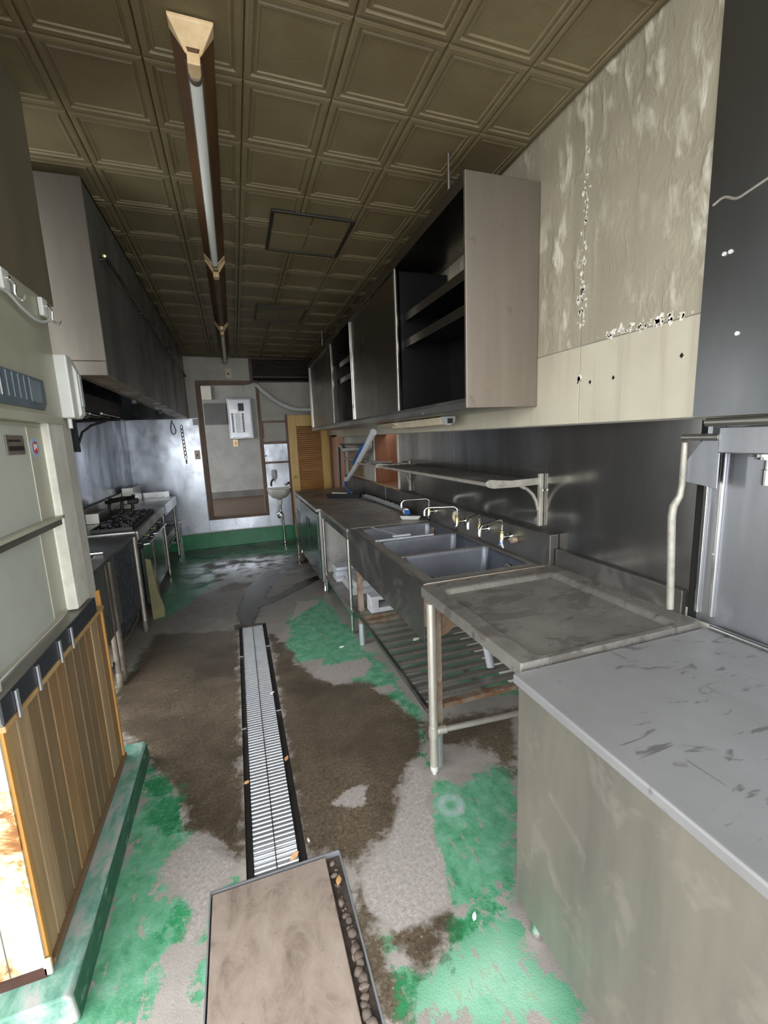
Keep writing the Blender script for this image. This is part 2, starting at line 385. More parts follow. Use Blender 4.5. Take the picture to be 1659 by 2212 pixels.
GREEN = [
    [(-0.56, 2.23), (-0.44, 2.09), (-0.39, 2.01), (-0.34, 1.83), (-0.29, 1.72), (-0.36, 1.66), (-0.4, 1.56), (-0.3, 1.43), (-0.3, 1.34), (-0.33, 1.28), (-0.35, 1.24), (-0.39, 1.13), (-0.57, 1.2), (-0.54, 1.45), (-0.53, 1.81)] ,
    [(-0.22, 1.4), (-0.12, 1.53), (-0.11, 1.45), (-0.21, 1.38), (-0.23, 1.26), (-0.21, 1.16), (-0.24, 1.14), (-0.25, 1.23)] ,
    [(0.33, 3.83), (0.48, 4.13), (0.7, 4.13), (0.75, 3.43), (0.79, 2.96), (0.86, 2.46), (0.86, 2.14), (0.8, 1.88), (0.75, 1.89), (0.78, 2.17), (0.73, 2.35), (0.58, 2.57), (0.44, 2.93), (0.29, 2.94), (0.21, 3.18), (0.28, 3.44)] ,
    [(0.73, 1.6), (0.84, 1.56), (1.13, 1.6), (0.79, 1.11), (0.69, 1.1), (0.55, 1.09), (0.55, 1.16), (0.57, 1.28), (0.6, 1.42)] ,
    [(0.46, 0.99), (0.54, 1.01), (0.73, 1.03), (0.71, 0.9), (0.78, 0.7), (0.29, 0.88), (0.34, 0.95), (0.4, 0.96)] ,
    [(0.81, 1.13), (0.7, 1.12), (0.55, 1.08), (0.49, 1.06), (0.48, 1.0), (0.64, 1.02), (0.75, 1.03)] ,
    [(-0.87, 6.97), (0.79, 6.81), (0.67, 5.9), (0.19, 6.14), (-0.29, 6.26), (-0.7, 5.66), (-0.79, 5.33), (-0.93, 6.32)] ,
    [(-0.88, 6.07), (-0.45, 5.86), (-0.32, 5.29), (-0.52, 4.58), (-0.76, 4.2), (-0.85, 4.74)] ,
    [(-0.89, 3.12), (-0.74, 3.62), (-0.66, 3.6), (-0.68, 3.23), (-0.72, 2.73), (-0.77, 2.66)] ,
    [(0.3, 1.12), (0.33, 1.09), (0.33, 1.04), (0.36, 0.97), (0.32, 0.93), (0.29, 0.98), (0.28, 1.06)] ,
    [(0.78, 6.74), (1.01, 5.73), (1.98, 2.88), (2.16, 1.76), (1.42, 2.06), (0.92, 2.62), (0.85, 3.6), (0.82, 4.74)] ,
]
DRY = [
    [(0.25, 1.68), (0.38, 1.71), (0.42, 1.7), (0.39, 1.62), (0.3, 1.62), (0.25, 1.65)] ,
    [(0.36, 2.8), (0.45, 2.82), (0.75, 2.83), (0.76, 2.72), (0.68, 2.59), (0.42, 2.64), (0.35, 2.7)] ,
    [(0.7, 4.1), (0.44, 4.15), (0.34, 3.72), (0.64, 4.05)] ,
    [(0.67, 2.45), (0.82, 2.43), (0.82, 2.35), (0.7, 2.36)] ,
    [(0.63, 1.74), (0.69, 1.72), (0.68, 1.59), (0.63, 1.46), (0.59, 1.28), (0.57, 1.19), (0.54, 1.1), (0.42, 1.1), (0.34, 1.11), (0.28, 1.22), (0.29, 1.3), (0.33, 1.34), (0.46, 1.43), (0.55, 1.59)] ,
    [(-0.24, 1.72), (-0.12, 1.51), (-0.23, 1.41), (-0.24, 1.32), (-0.29, 1.28), (-0.26, 1.4), (-0.4, 1.59), (-0.34, 1.67)] ,
]
BRIGHT = [
    [(0.81, 1.13), (0.7, 1.12), (0.55, 1.08), (0.49, 1.06), (0.48, 1.0), (0.64, 1.02), (0.75, 1.03)] ,
    [(-0.56, 2.23), (-0.44, 2.09), (-0.38, 2.0), (-0.33, 1.83), (-0.37, 1.74), (-0.46, 1.8), (-0.56, 2.08)] ,
    [(0.31, 1.01), (0.35, 0.97), (0.31, 0.87), (0.27, 0.89)] ,
    [(0.79, 1.95), (0.84, 1.94), (0.74, 1.72), (0.71, 1.73)] ,
    [(0.86, 2.46), (0.82, 2.21), (0.76, 2.28)] ,
    [(-0.35, 1.43), (-0.29, 1.41), (-0.3, 1.25), (-0.37, 1.3)] ,
    [(-0.87, 6.97), (0.79, 6.81), (0.72, 6.27), (-0.81, 6.39)] ,
]
WET = [
    [(-0.09, 3.78), (-0.12, 4.08), (-0.03, 4.72), (0.17, 5.28), (0.63, 5.62), (0.98, 5.88), (0.95, 5.66), (0.44, 5.21), (0.27, 4.79), (0.1, 4.15), (0.02, 3.73)] ,
    [(0.03, 4.25), (0.28, 4.43), (0.5, 4.68), (0.8, 4.92), (0.78, 4.74), (0.5, 4.47), (0.27, 4.25), (0.03, 4.1)] ,
    [(-0.14, 3.82), (0.12, 3.76), (0.1, 3.63), (-0.13, 3.7)] ,
    [(-0.85, 6.9), (0.79, 6.81), (0.74, 6.5), (-0.81, 6.55)] ,
]
MINT = [
    [(0.44, 0.95), (0.65, 0.98), (0.71, 0.79), (0.64, 0.75), (0.32, 0.87)] ,
]
def sdf(poly, X, Y):
    P = np.array(poly, float); d = np.full(X.shape, 1e9); inside = np.zeros(X.shape, bool)
    for i in range(len(P)):
        a = P[i]; b = P[(i+1) % len(P)]; e = b - a; L2 = max(e @ e, 1e-9)
        t = np.clip(((X-a[0])*e[0] + (Y-a[1])*e[1])/L2, 0, 1)
        d = np.minimum(d, np.hypot(X-a[0]-t*e[0], Y-a[1]-t*e[1]))
        c = ((a[1] > Y) != (b[1] > Y)); den = (b[1]-a[1]) if abs(b[1]-a[1]) > 1e-9 else 1e-9
        inside ^= c & (X < (b[0]-a[0])*(Y-a[1])/den + a[0])
    return np.where(inside, -d, d)
def field(polys, X, Y):
    r = np.full(X.shape, 9.0)
    for p in polys: r = np.minimum(r, sdf(p, X, Y))
    return np.clip(r, -0.3, 0.5)
DX0, DX1, DY0, DY1 = -0.10, 0.12, 1.44, 3.76       # drain channel
PX0, PX1, PY0, PY1 = -0.22, 0.24, 0.50, 1.44       # pit under the floor board
def mat_floor():
    t = NT('floor_worn_paint'); p = t.pos()
    def att(nm):
        a = t.n('ShaderNodeAttribute', attribute_name=nm); return a.outputs['Fac']
    n_big = t.noise(p, 4.0, 6, 0.65); n_mid = t.noise(p, 14.0, 7, 0.7, 0.3); n_fine = t.noise(p, 70.0, 5, 0.7); n_grit = t.noise(p, 190.0, 3, 0.7); n_rag = t.noise(p, 9.0, 10, 0.74, 0.2)
    def mask(nm, amp, w=0.008, bias=0.0, nz=None):
        v = t.math('ADD', att(nm), t.math('MULTIPLY', t.math('SUBTRACT', nz or n_mid, 0.5), amp))
        return t.mr(t.math('ADD', v, bias), -w, w, 1.0, 0.0)
    conc = t.ramp(n_big, [(0.3, lin(162,154,147)), (0.7, lin(132,125,118))])
    conc = t.mix(t.mr(n_grit, 0.55, 0.75, 0, 0.5), conc, lin(104,96,89))
    # damp concrete at the far end
    sx = t.n('ShaderNodeSeparateXYZ'); g = t.n('ShaderNodeNewGeometry'); t.l(g.outputs['Position'], sx.inputs[0])
    far = t.mr(sx.outputs['Y'], 3.3, 4.0)
    conc = t.mix(t.math('MULTIPLY', far, t.mr(n_mid, 0.35, 0.6, 0.3, 0.8)), conc, lin(118,111,107))
    green = t.ramp(n_mid, [(0.28, lin(54,112,80)), (0.42, lin(78,140,104)), (0.6, lin(104,158,128)), (0.72, lin(136,168,150))])
    mint = t.ramp(n_mid, [(0.3, lin(112,170,140)), (0.58, lin(142,186,160)), (0.68, lin(170,166,136)), (0.76, lin(150,116,80))])
    green = t.mix(mask('f_mint', 0.3, 0.05), green, mint)
    wear_v = t.noise(t.pos((2.2, 0.7, 1), (0, 0, 0.35)), 16.0, 7, 0.72)
    gm = t.math('MULTIPLY', mask('f_green', 0.40, 0.008, 0.0, n_rag), t.mr(wear_v, 0.58, 0.62, 1.0, 0.0))
    col = t.mix(gm, conc, green)
    brown = t.ramp(n_fine, [(0.3, lin(72,62,50)), (0.55, lin(104,92,76)), (0.75, lin(136,122,104))])
    brown = t.mix(t.mr(n_big, 0.35, 0.65, 0, 0.55), brown, lin(66,56,46))
    grit = t.mr(t.noise(p, 95.0, 2, 0.6), 0.66, 0.70); pit = t.mr(t.noise(p, 60.0, 3, 0.7), 0.56, 0.64)
    bm_ = mask('f_brown', 0.3, 0.02, 0.0, n_rag)
    col = t.mix(bm_, col, brown)
    col = t.mix(t.math('MULTIPLY', bm_, t.math('MULTIPLY', grit, 0.8)), col, lin(166,150,118))
    col = t.mix(t.math('MULTIPLY', bm_, t.math('MULTIPLY', pit, 0.6)), col, lin(48,40,33))
    bg_ = mask('f_bright', 0.45, 0.02, 0.02, n_rag)
    col = t.mix(t.math('MULTIPLY', bg_, t.mr(n_fine, 0.55, 0.62, 0.95, 0.1)), col, t.ramp(n_big, [(0.3, lin(36,110,68)), (0.7, lin(52,134,88))]))
    dry = t.ramp(n_fine, [(0.35, lin(168,160,155)), (0.65, lin(138,130,124))])
    col = t.mix(mask('f_dry', 0.16, 0.006, 0.0, n_rag), col, dry)
    ring = t.math('MULTIPLY', mask('f_ring', 0.05, 0.012, 0.0, n_mid), 0.65); col = t.mix(ring, col, lin(176,186,190))
    wet_ = mask('f_wet', 0.05, 0.006, 0.0, n_rag)
    col = t.mix(wet_, col, lin(50,43,36))
    dk = t.math('MULTIPLY', bm_, t.mr(t.noise(p, 2.2, 3), 0.45, 0.62, 0, 0.55)); col = t.mix(dk, col, lin(50,42,34))
    # water film: smoother where damp
    wet_far = t.math('MULTIPLY', t.mr(sx.outputs['Y'], 4.2, 5.6), t.mr(n_big, 0.4, 0.52))
    rough = t.math('SUBTRACT', t.mr(n_fine, 0.3, 0.7, 0.42, 0.62), t.math('MULTIPLY', bm_, 0.16))
    rough = t.math('MAXIMUM', t.math('SUBTRACT', rough, t.math('MULTIPLY', wet_far, 0.42)), 0.06)
    rough = t.math('SUBTRACT', rough, t.math('MULTIPLY', bg_, 0.15)); rough = t.math('MAXIMUM', t.math('SUBTRACT', rough, t.math('MULTIPLY', wet_, 0.16)), 0.08)
    hh = t.math('ADD', t.math('MULTIPLY', n_fine, 0.7), t.math('MULTIPLY', n_grit, 0.6))
    hh = t.math('MULTIPLY', hh, t.mr(wet_far, 0.0, 1.0, 1.0, 0.08))
    t.set(col, rough, 0, t.bump(hh, 0.35, 0.006))
mat_floor()
RING = (0.73, 1.47)
def make_floor():
    s = 0.02
    xs = np.round(np.arange(-1.40, 1.521, s), 3); ys = np.round(np.arange(-0.56, 7.001, s), 3)
    X, Y = np.meshgrid(xs, ys); nx, ny = len(xs), len(ys)
    V = np.stack([X.ravel(), Y.ravel(), np.zeros(X.size)], 1)
    cx = (xs[:-1]+xs[1:])/2; cy = (ys[:-1]+ys[1:])/2; CX, CY = np.meshgrid(cx, cy)
    hole = ((CX > DX0) & (CX < DX1) & (CY > DY0) & (CY < DY1)) | ((CX > PX0) & (CX < PX1) & (CY > PY0) & (CY < PY1))
    jj, ii = np.nonzero(~hole); k = jj*nx + ii
    F = np.stack([k, k+1, k+1+nx, k+nx], 1)
    me = bpy.data.meshes.new('floor'); me.from_pydata(V.tolist(), [], F.tolist()); me.update()
    for nm, pl in (('f_brown', BROWN), ('f_green', GREEN), ('f_dry', DRY), ('f_bright', BRIGHT), ('f_mint', MINT), ('f_wet', WET)):
        a = me.attributes.new(nm, 'FLOAT', 'POINT'); a.data.foreach_set('value', field(pl, X, Y).ravel().astype(np.float32))
    a = me.attributes.new('f_ring', 'FLOAT', 'POINT'); a.data.foreach_set('value', (np.abs(np.hypot(X-RING[0], Y-RING[1])-0.042)-0.014).clip(-0.3, 0.5).ravel().astype(np.float32))
    me.materials.append(MT['floor_worn_paint'])
    o = bpy.data.objects.new('floor', me); COL.objects.link(o); struct(o); ORIG['floor'] = Vector((0,0,0))
    return o
FLOOR = make_floor()
# sunken channel and pit (parts of the floor)
MB().box(DX0, DX1, DY0, DY1, -0.16, -0.14).box(DX0-0.02, DX0, DY0, DY1, -0.16, -0.002).box(DX1, DX1+0.02, DY0, DY1, -0.16, -0.002).box(DX0, DX1, DY1, DY1+0.02, -0.16, -0.002).build('drain_channel', 'gravel_soil', FLOOR)
MB().box(PX0, PX1, PY0, PY1, -0.09, -0.07).box(PX0-0.02, PX0, PY0, PY1, -0.09, -0.002).box(PX1, PX1+0.02, PY0, PY1, -0.09, -0.002).box(PX0, PX1, PY1, PY1+0.004, -0.09, -0.002).build('board_pit', 'gravel_soil', FLOOR)
# ground outside the entrance
o = MB().add([(-14,-14,-0.03),(14,-14,-0.03),(14,-0.56,-0.03),(-14,-0.56,-0.03)], [(0,1,2,3)]).add([(-14,-0.56,-0.03),(-1.0,-0.56,-0.03),(-1.0,14,-0.03),(-14,14,-0.03)], [(0,1,2,3)]).build('ground_outside', 'outdoor_ground'); struct(o)

# ================================================================ CEILING
CS, CX_ = 0.01817, 0.0197
def cz(x, y): return 2.8955 - CS*y - CX_*x
def make_ceiling():
    o = MB().box(-1.6, 1.62, -0.6, 7.12, 0.0, 0.08).build('ceiling', 'ceiling_tile'); struct(o)
    o.location = (0, 0, 2.8955); o.rotation_euler = (-CS, CX_, 0)
    loops = [(0.0, 0.0), (0.004, 0.009), (0.012, 0.011), (0.026, 0.011), (0.031, 0.004), (0.036, 0.004), (0.040, 0.009), (0.046, 0.009), (0.050, 0.005)]
    S = 0.5
    vs = []; fs = []
    for (t, d) in loops:
        t = t/0.335
        for (a, b) in ((-1,-1),(1,-1),(1,1),(-1,1)): vs.append((a*(S-t), b*(S-t), -d))
    for i in range(len(loops)-1):
        for k in range(4): fs.append((i*4+k, (i+1)*4+k, (i+1)*4+(k+1) % 4, i*4+(k+1) % 4))
    e = (len(loops)-1)*4; fs.append((e, e+3, e+2, e+1))
    me = bpy.data.meshes.new('tile'); me.from_pydata(vs, [], fs); me.update(); me.materials.append(MT['ceiling_tile'])
    px, py, x0, y0 = 0.328, 0.3464, 0.1535, 1.548
    for i in range(-4, 4):
        for j in range(-2, 16):
            xa, xb = x0+i*px, x0+(i+1)*px; ya, yb = y0+j*py, y0+(j+1)*py
            xb = min(xb, 1.385); yb = min(yb, 6.99)
            t = bpy.data.objects.new('tile', me); COL.objects.link(t); t.parent = o
            t.location = ((xa+xb)/2, (ya+yb)/2, -0.0005); t.scale = (xb-xa, yb-ya, 1.0)
    return o
CEIL = make_ceiling()

def hatch(x0, x1, y0, y1, label):
    z = cz((x0+x1)/2, (y0+y1)/2) - 0.005
    t = thing('ceiling_hatch', label, 'hatch', ((x0+x1)/2, (y0+y1)/2, z), 'square access hatches in the ceiling'); t.rotation_euler = (-CS, CX_, 0)
    w = 0.018; m = MB()
    m.box(x0, x1, y0, y0+w, z-0.016, z).box(x0, x1, y1-w, y1, z-0.016, z).box(x0, x0+w, y0+w, y1-w, z-0.016, z).box(x1-w, x1, y0+w, y1-w, z-0.016, z)
    m.build('frame', 'hatch_frame', t, bev=0.003)
    m = MB(); cx, cy = (x0+x1)/2, (y0+y1)/2; g = 0.028
    m.box(x0+w, cx-0.003, y0+w, cy-0.003, z-0.009, z).box(cx+0.003, x1-w, y0+w, cy-0.003, z-0.009, z).box(x0+w, cx-0.003, cy+0.003, y1-w, z-0.009, z).box(cx+0.003, x1-w, cy+0.003, y1-w, z-0.009, z)
    m.build('panel', 'ceiling_tile', t, bev=0.004)
hatch(0.318, 0.805, 2.75, 3.27, 'dark framed square hatch in the ceiling, closer to the camera')
hatch(0.310, 0.790, 4.47, 4.96, 'dark framed square ceiling hatch farther in, nearer the back wall')

# ================================================================ FLUORESCENT FIXTURES
def fixture(y0, y1, label, tube=True, x=-0.008):
    z = cz(x, (y0+y1)/2); t = thing('fluorescent_fixture', label, 'light', (x, (y0+y1)/2, z-0.011), 'row of ceiling tube lights')
    t.rotation_euler = (-CS, CX_, 0); z -= 0.011
    w, h = 0.066, 0.062
    MB().prism([(x-w, y0+0.045, z), (x+w, y0+0.045, z), (x+0.014, y0+0.045, z-h), (x-0.014, y0+0.045, z-h)], (0, y1-y0-0.09, 0)).build('body', 'fixture_brown', t, bev=0.002)
    for (a, b) in ((y0, y0+0.06), (y1, y1-0.06)):
        m = MB().hexa([(x-w-0.002, a, z-0.012), (x+w+0.002, a, z-0.012), (x+0.022, b, z-h-0.004), (x-0.022, b, z-h-0.004), (x-w-0.002, a, z), (x+w+0.002, a, z), (x+w+0.002, b, z), (x-w-0.002, b, z)])
        cap = m.build('end_cap', 'yellowed_plastic', t, bev=0.003)
        s = 1 if b > a else -1
        MB().prism([(x-0.02, b-0.012*s, z-h), (x-0.02, b+0.03*s, z-h), (x-0.014, b+0.052*s, z-h), (x+0.014, b+0.052*s, z-h), (x+0.02, b+0.03*s, z-h), (x+0.02, b-0.012*s, z-h)], (0, 0, -0.035)).build('socket', 'yellowed_plastic', t, bev=0.003)
    if tube:
        tb = MB().cyl((x, y0+0.125, z-h-0.024), (x, y1-0.125, z-h-0.024), 0.020, 16).build('tube', 'tube_glass', t, smooth=True)
        for (ya, yb) in ((y0+0.106, y0+0.128), (y1-0.128, y1-0.106)): MB().cyl((x, ya, z-h-0.024), (x, yb, z-h-0.024), 0.0205, 16).build('tube_cap', 'fixture_metal', tb, smooth=True)
    for s in (-1, 1):
        MB().prism([(x+s*0.0145, y0+0.1, z-h), (x+s*0.0145, y1-0.1, z-h), (x+s*0.026, y1-0.1, z-h+0.012), (x+s*0.026, y0+0.1, z-h+0.012)], (0, 0, -0.004)).build('reflector_edge', 'fixture_metal', t)
fixture(1.69, 3.50, 'brown stained ceiling fixture with a white tube, nearest the camera')
fixture(3.53, 5.15, 'ceiling fixture with empty sockets and no tube, middle of the row', tube=False)
fixture(5.18, 6.93, 'brown ceiling fixture with a thin white tube touching the back wall')

# ================================================================ RIGHT WALL
XU, XL = 1.40, 1.50       # upper boards stand proud of the steel-lined lower wall
def right_wall():
    m = MB().box(XL, 1.64, -0.56, 4.03, 0.0, 1.57).box(XL, 1.64, 4.03, 4.76, 0.0, 1.02).box(1.84, 1.9, 3.9, 4.9, 0.9, 1.7).box(XL, 1.64, 4.78, 7.0, 0.0, 1.57).box(1.64, 1.84, 3.96, 4.03, 0.9, 1.7)
    lo = m.build('wall_right', 'plaster_grey'); struct(lo)
    o = MB().box(XU+0.006, 1.64, -0.56, 7.0, 1.5705, 2.98).build('wall_right_upper', 'plaster_grey'); struct(o)
    zs = 1.886
    for (y0, y1, z0, z1) in ((1.048, 1.549, 1.572, zs-0.0015), (1.048, 1.549, zs+0.0015, 2.845), (1.5525, 6.98, 1.572, zs-0.0015), (1.5525, 6.98, zs+0.0015, 2.845)):
        MB().box(XU, XU+0.006, y0, y1, z0, z1).build('wall_board', 'white_board_low' if z0 < 1.6 else 'white_board', o, bev=0.0015)
    for (y0, y1) in ((1.085, 1.862), (1.865, 2.9), (2.903, 4.025)):
        MB().box(XL-0.004, XL, y0, y1, 0.9, 1.566).build('steel_sheet', 'steel_wall', lo)
    MB().box(XL-0.012, XL-0.004, 4.005, 4.028, 0.95, 1.566).build('edge_strip', 'post_cream', lo)
    # polished dark sheet nearest the camera
    MB().box(XU-0.006, XU, -0.5, 1.043, 1.572, 2.86).build('polished_sheet', 'steel_panel_dark', o)
    MB().tube([(XU-0.002, -0.5, 1.553), (XU-0.002, 1.0, 1.553)], 0.013, 12).build('rolled_edge', 'steel', o, smooth=True)
    MB().box(XL-0.004, XL, -0.5, 1.052, 0.868, 1.545).build('back_sheet', 'steel_panel_grey', lo)
    for y in (1.0, 1.048):
        MB().box(XL-0.014, XL-0.004, y-0.007, y+0.007, 0.895, 1.52).build('vertical_rib', 'steel_bright', lo, bev=0.003)
    MB().box(XL-0.003, XL+0.0, 1.053, 1.084, 0.868, 1.56).build('gap_strip', 'dark_void', lo)
    MB().lathe((XL-0.004, 1.006, 1.117), [(0.006, 0), (0.006, -0.008), (0.003, -0.011)], 10, 'x').build('bolt', 'chrome', lo)
    for (y, z) in ((0.985, 2.03), (0.968, 2.03), (0.93, 1.80)):
        MB().lathe((XU-0.006, y, z), [(0.006, 0), (0.006, -0.004)], 8, 'x').build('rivet', 'white_plastic', o)
    # peeled plaster flakes along the board joints
    rnd = random.Random(3); m = MB()
    def flake(y, z, s):
        n = 8; e = 0.5+1.6*rnd.random(); pts = [(XU-0.0015, y+s*(0.25+0.9*rnd.random())*math.cos(a), z+e*s*(0.25+0.9*rnd.random())*math.sin(a)) for a in [2*math.pi*k/n for k in range(n)]]
        m.prism(pts, (0.002+0.003*rnd.random(), 0, 0))
    for k in range(60): flake(1.551+rnd.gauss(0, 0.012), 1.96+abs(rnd.gauss(0, 0.17)), 0.003+0.011*rnd.random()**2)
    for k in range(30): flake(1.545+rnd.gauss(0, 0.006), 2.35+abs(rnd.gauss(0, 0.14)), 0.003+0.006*rnd.random())
    for k in range(60): flake(1.26+rnd.gauss(0, 0.09), zs+0.004+abs(rnd.gauss(0, 0.012)), 0.003+0.012*rnd.random()**2)
    for k in range(10): flake(1.551+rnd.gauss(0, 0.007), 1.752+rnd.gauss(0, 0.008), 0.006+0.006*rnd.random())
    f = m.build('peeled_plaster', 'bare_plaster_flake', o); f['kind'] = 'stuff'
    for (y, z) in ((1.49, 1.735), (1.372, 1.737), (1.10, 1.77)):
        MB().prism([(XU-0.001, y-0.007, z), (XU-0.001, y, z+0.009), (XU-0.001, y+0.007, z), (XU-0.001, y, z-0.009)], (0.0015, 0, 0)).build('screw_hole', 'dark_void', o)
    MB().tube(spline([(XU-0.0065, 1.03, 2.178), (XU-0.0065, 1.0, 2.185), (XU-0.0065, 0.965, 2.166), (XU-0.0065, 0.93, 2.17), (XU-0.0065, 0.88, 2.18)], 6), 0.004, 6).build('sealant_smear', 'bracket_alloy', o, smooth=True)
    # wood-lined opening
    MB().box(XL, 1.84, 4.76, 4.78, 1.02, 1.66).build('jamb_board', 'brown_wood', lo)
    MB().box(XL-0.002, 1.84, 4.03, 4.76, 1.02, 1.035).build('opening_floor', 'brown_wood', lo)
    MB().box(XL-0.045, XL-0.001, 4.0, 6.03, 1.0, 1.04).build('sill_ledge', 'ledge_wood', lo, bev=0.003)
    MB().box(XL-0.004, XL, 4.05, 6.0, 0.87, 0.998).build('steel_sheet_low', 'steel_wall', lo)
    MB().box(XL-0.01, XL-0.0005, 4.785, 4.80, 1.045, 1.56).build('white_edge', 'post_cream', lo)
    MB().box(XL-0.012, XL-0.0005, 5.25, 6.0, 1.06, 1.42).build('tan_board', 'ledge_wood', lo)
    MB().box(XL-0.10, XL-0.0005, 6.28, 6.62, 0.0, 1.6).build('corner_post', 'pink_wood', lo, bev=0.003)
    MB().box(XL-0.13, XL-0.101, 6.6, 6.64, 0.0, 1.6).build('post_edge', 'brown_wood', lo)
    return o
WALL_R = right_wall()

# ================================================================ BACK WALL, doorway and room behind
YB = 7.0
def back_wall():
    m = MB().box(-1.6, -0.445, YB, YB+0.1, 0, 2.95).box(0.425, 1.64, YB, YB+0.1, 0, 2.95).box(-0.445, 0.425, YB, YB+0.1, 2.44, 2.95).box(-0.445, 0.425, YB, YB+0.1, 0, 0.42)
    o = m.build('wall_back', 'plaster_grey'); struct(o)
    MB().box(-0.802, -0.798, YB-0.002, YB, 1.93, 2.78).build('seam', 'dark_red_wood', o)
    MB().box(-1.40, -0.46, YB-0.006, YB, 0.235, 1.915).build('steel_sheet', 'steel_far', o)
    MB().box(-0.455, 0.43, YB-0.006, YB, 0.235, 0.41).build('steel_sheet', 'steel_far', o)
    MB().box(0.432, 0.79, YB-0.006, YB, 0.235, 1.50).build('steel_sheet', 'steel_far', o)
    MB().box(-1.40, 1.49, YB-0.012, YB-0.006, 0.225, 0.243).build('sheet_edge', 'white_plastic', o)
    MB().box(-1.40, 1.49, YB-0.05, YB-0.0125, 0.0, 0.228).build('painted_step', 'paint_green_step', o, bev=0.004)
    return o
WALL_B = back_wall()
def doorway():
    o = MB().box(-0.445, -0.385, YB-0.02, YB+0.12, 0.42, 2.44).box(0.375, 0.425, YB-0.02, YB+0.12, 0.42, 2.44).box(-0.385, 0.375, YB-0.02, YB+0.12, 2.385, 2.44).box(-0.385, 0.375, YB-0.02, YB+0.12, 0.42, 0.445).build('door_1', 'frame_wood', bev=0.004); struct(o)
    # room behind: unseen left side left open, added to let daylight in
    r = MB().box(-2.6, 2.2, 9.6, 9.7, 0.3, 2.9).box(2.1, 2.2, 7.1, 9.6, 0.3, 2.9).build('wall_room_behind', 'plaster_dim'); struct(r)
    for i in range(13):
        y = 7.13 + i*0.19
        MB().box(-2.6, 2.1, y, y+0.187, 0.38, 0.425).build('plank', 'floor_boards', FLOOR2)
    MB().box(-2.6, 2.1, 9.585, 9.6, 0.43, 0.56).build('skirting', 'skirting_grey', r)
    c = MB().box(-2.6, 2.2, 7.1, 9.7, 2.9, 2.95).build('ceiling_room_behind', 'plaster_dim'); struct(c)
    MB().box(-0.50, -0.09, 9.56, 9.60, 1.92, 2.33).build('dark_panel', 'dark_grey_panel', r)
    MB().box(-0.60, -0.33, 9.52, 9.60, 2.40, 2.66).build('junction_box', 'plaster_grey', r, bev=0.004)
FLOOR2 = struct(MB().box(-2.6, 2.2, 7.1, 9.7, 0.30, 0.38).build('floor_room_behind', 'floor_boards'))
doorway()
portal('rear_room_added_opening_portal', (-2.6, 8.35, 1.6), (math.pi/2, 0, -math.pi/2), 2.3, 2.4)  # samples sky through the unseen opening added on the rear room's left

# ================================================================ LEFT WALL (behind range) and near partition
def left_wall():
    o = MB().box(-1.5, -1.40, 3.0, 7.0, 0, 2.98).build('wall_left', 'plaster_dim'); struct(o)  # wall stops short: unseen gap added behind the partition for daylight
    for (y0, y1) in ((3.0, 4.2), (4.203, 5.6), (5.603, 6.99)):
        MB().box(-1.40, -1.395, y0, y1, 0.86, 1.9).build('steel_sheet', 'steel_far', o)
    return o
WALL_L = left_wall()
XP = -0.63
def partition():
    # kerb under the partition
    k = MB().prism([(-1.4, 1.19, 0.0), (-0.545, 1.19, 0.0), (-0.552, 1.19, 0.085), (-0.562, 1.19, 0.095), (-1.4, 1.19, 0.095)], (0, 1.09, 0)).build('trim_1', 'kerb_green', bev=0.006); struct(k)
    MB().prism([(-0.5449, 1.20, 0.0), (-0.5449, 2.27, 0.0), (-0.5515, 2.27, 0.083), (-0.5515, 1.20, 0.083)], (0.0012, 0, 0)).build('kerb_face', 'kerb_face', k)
    o = MB().box(-0.80, XP-0.016, 1.29, 2.2, 0.095, 0.86).box(-0.80, XP-0.005, 1.29, 2.2, 2.115, 2.93).build('wall_partition', 'partition_upper'); struct(o)
    # boards, each one its own piece
    ys = [1.29, 1.36, 1.425, 1.50, 1.575, 1.645, 1.72, 1.80, 1.87, 1.945, 2.02, 2.10, 2.17]
    rnd = random.Random(5)
    for i in range(len(ys)-1):
        MB().box(XP-0.015, XP-0.002*rnd.random(), ys[i]+0.003, ys[i+1]-0.003, 0.115, 0.845).build('plank', 'plank_%d' % rnd.randrange(4), o, bev=0.003)
    for i in range(1, len(ys)-1):
        MB().box(XP-0.0155, XP-0.009, ys[i]-0.0035, ys[i]+0.0035, 0.115, 0.845).build('groove_strip', 'wood_trim_orange', o)
    MB().box(XP-0.016, XP+0.006, 1.275, 1.291, 0.10, 0.87).build('corner_bead', 'wood_trim_orange', o, bev=0.002)
    MB().box(XP-0.016, XP+0.006, 2.168, 2.185, 0.10, 0.93).build('corner_bead', 'wood_trim_orange', o, bev=0.002)
    MB().box(XP-0.015, XP+0.012, 1.292, 2.19, 0.096, 0.116).build('baseboard', 'baseboard_brown', o, bev=0.002)
    MB().box(XP-0.02, XP+0.016, 1.27, 2.17, 0.845, 0.8625).build('top_moulding', 'wood_trim', o, bev=0.003)
    MB().box(-1.4, -0.632, 1.268, 1.288, 0.11, 0.86).build('end_board', 'rusty_white_board', o)
    MB().box(-0.715, -0.713, 1.2665, 1.2682, 0.11, 0.86).build('end_board_seam', 'fixture_metal', o)
    MB().box(-1.4, -0.63, 1.262, 1.268, 0.096, 0.125).build('end_board_foot', 'dark_red_wood', o)
    MB().box(-0.637, -0.617, 1.262, 1.272, 0.10, 0.15).build('corner_clip', 'cream_plastic', o, bev=0.003)
    return o
PART = partition()
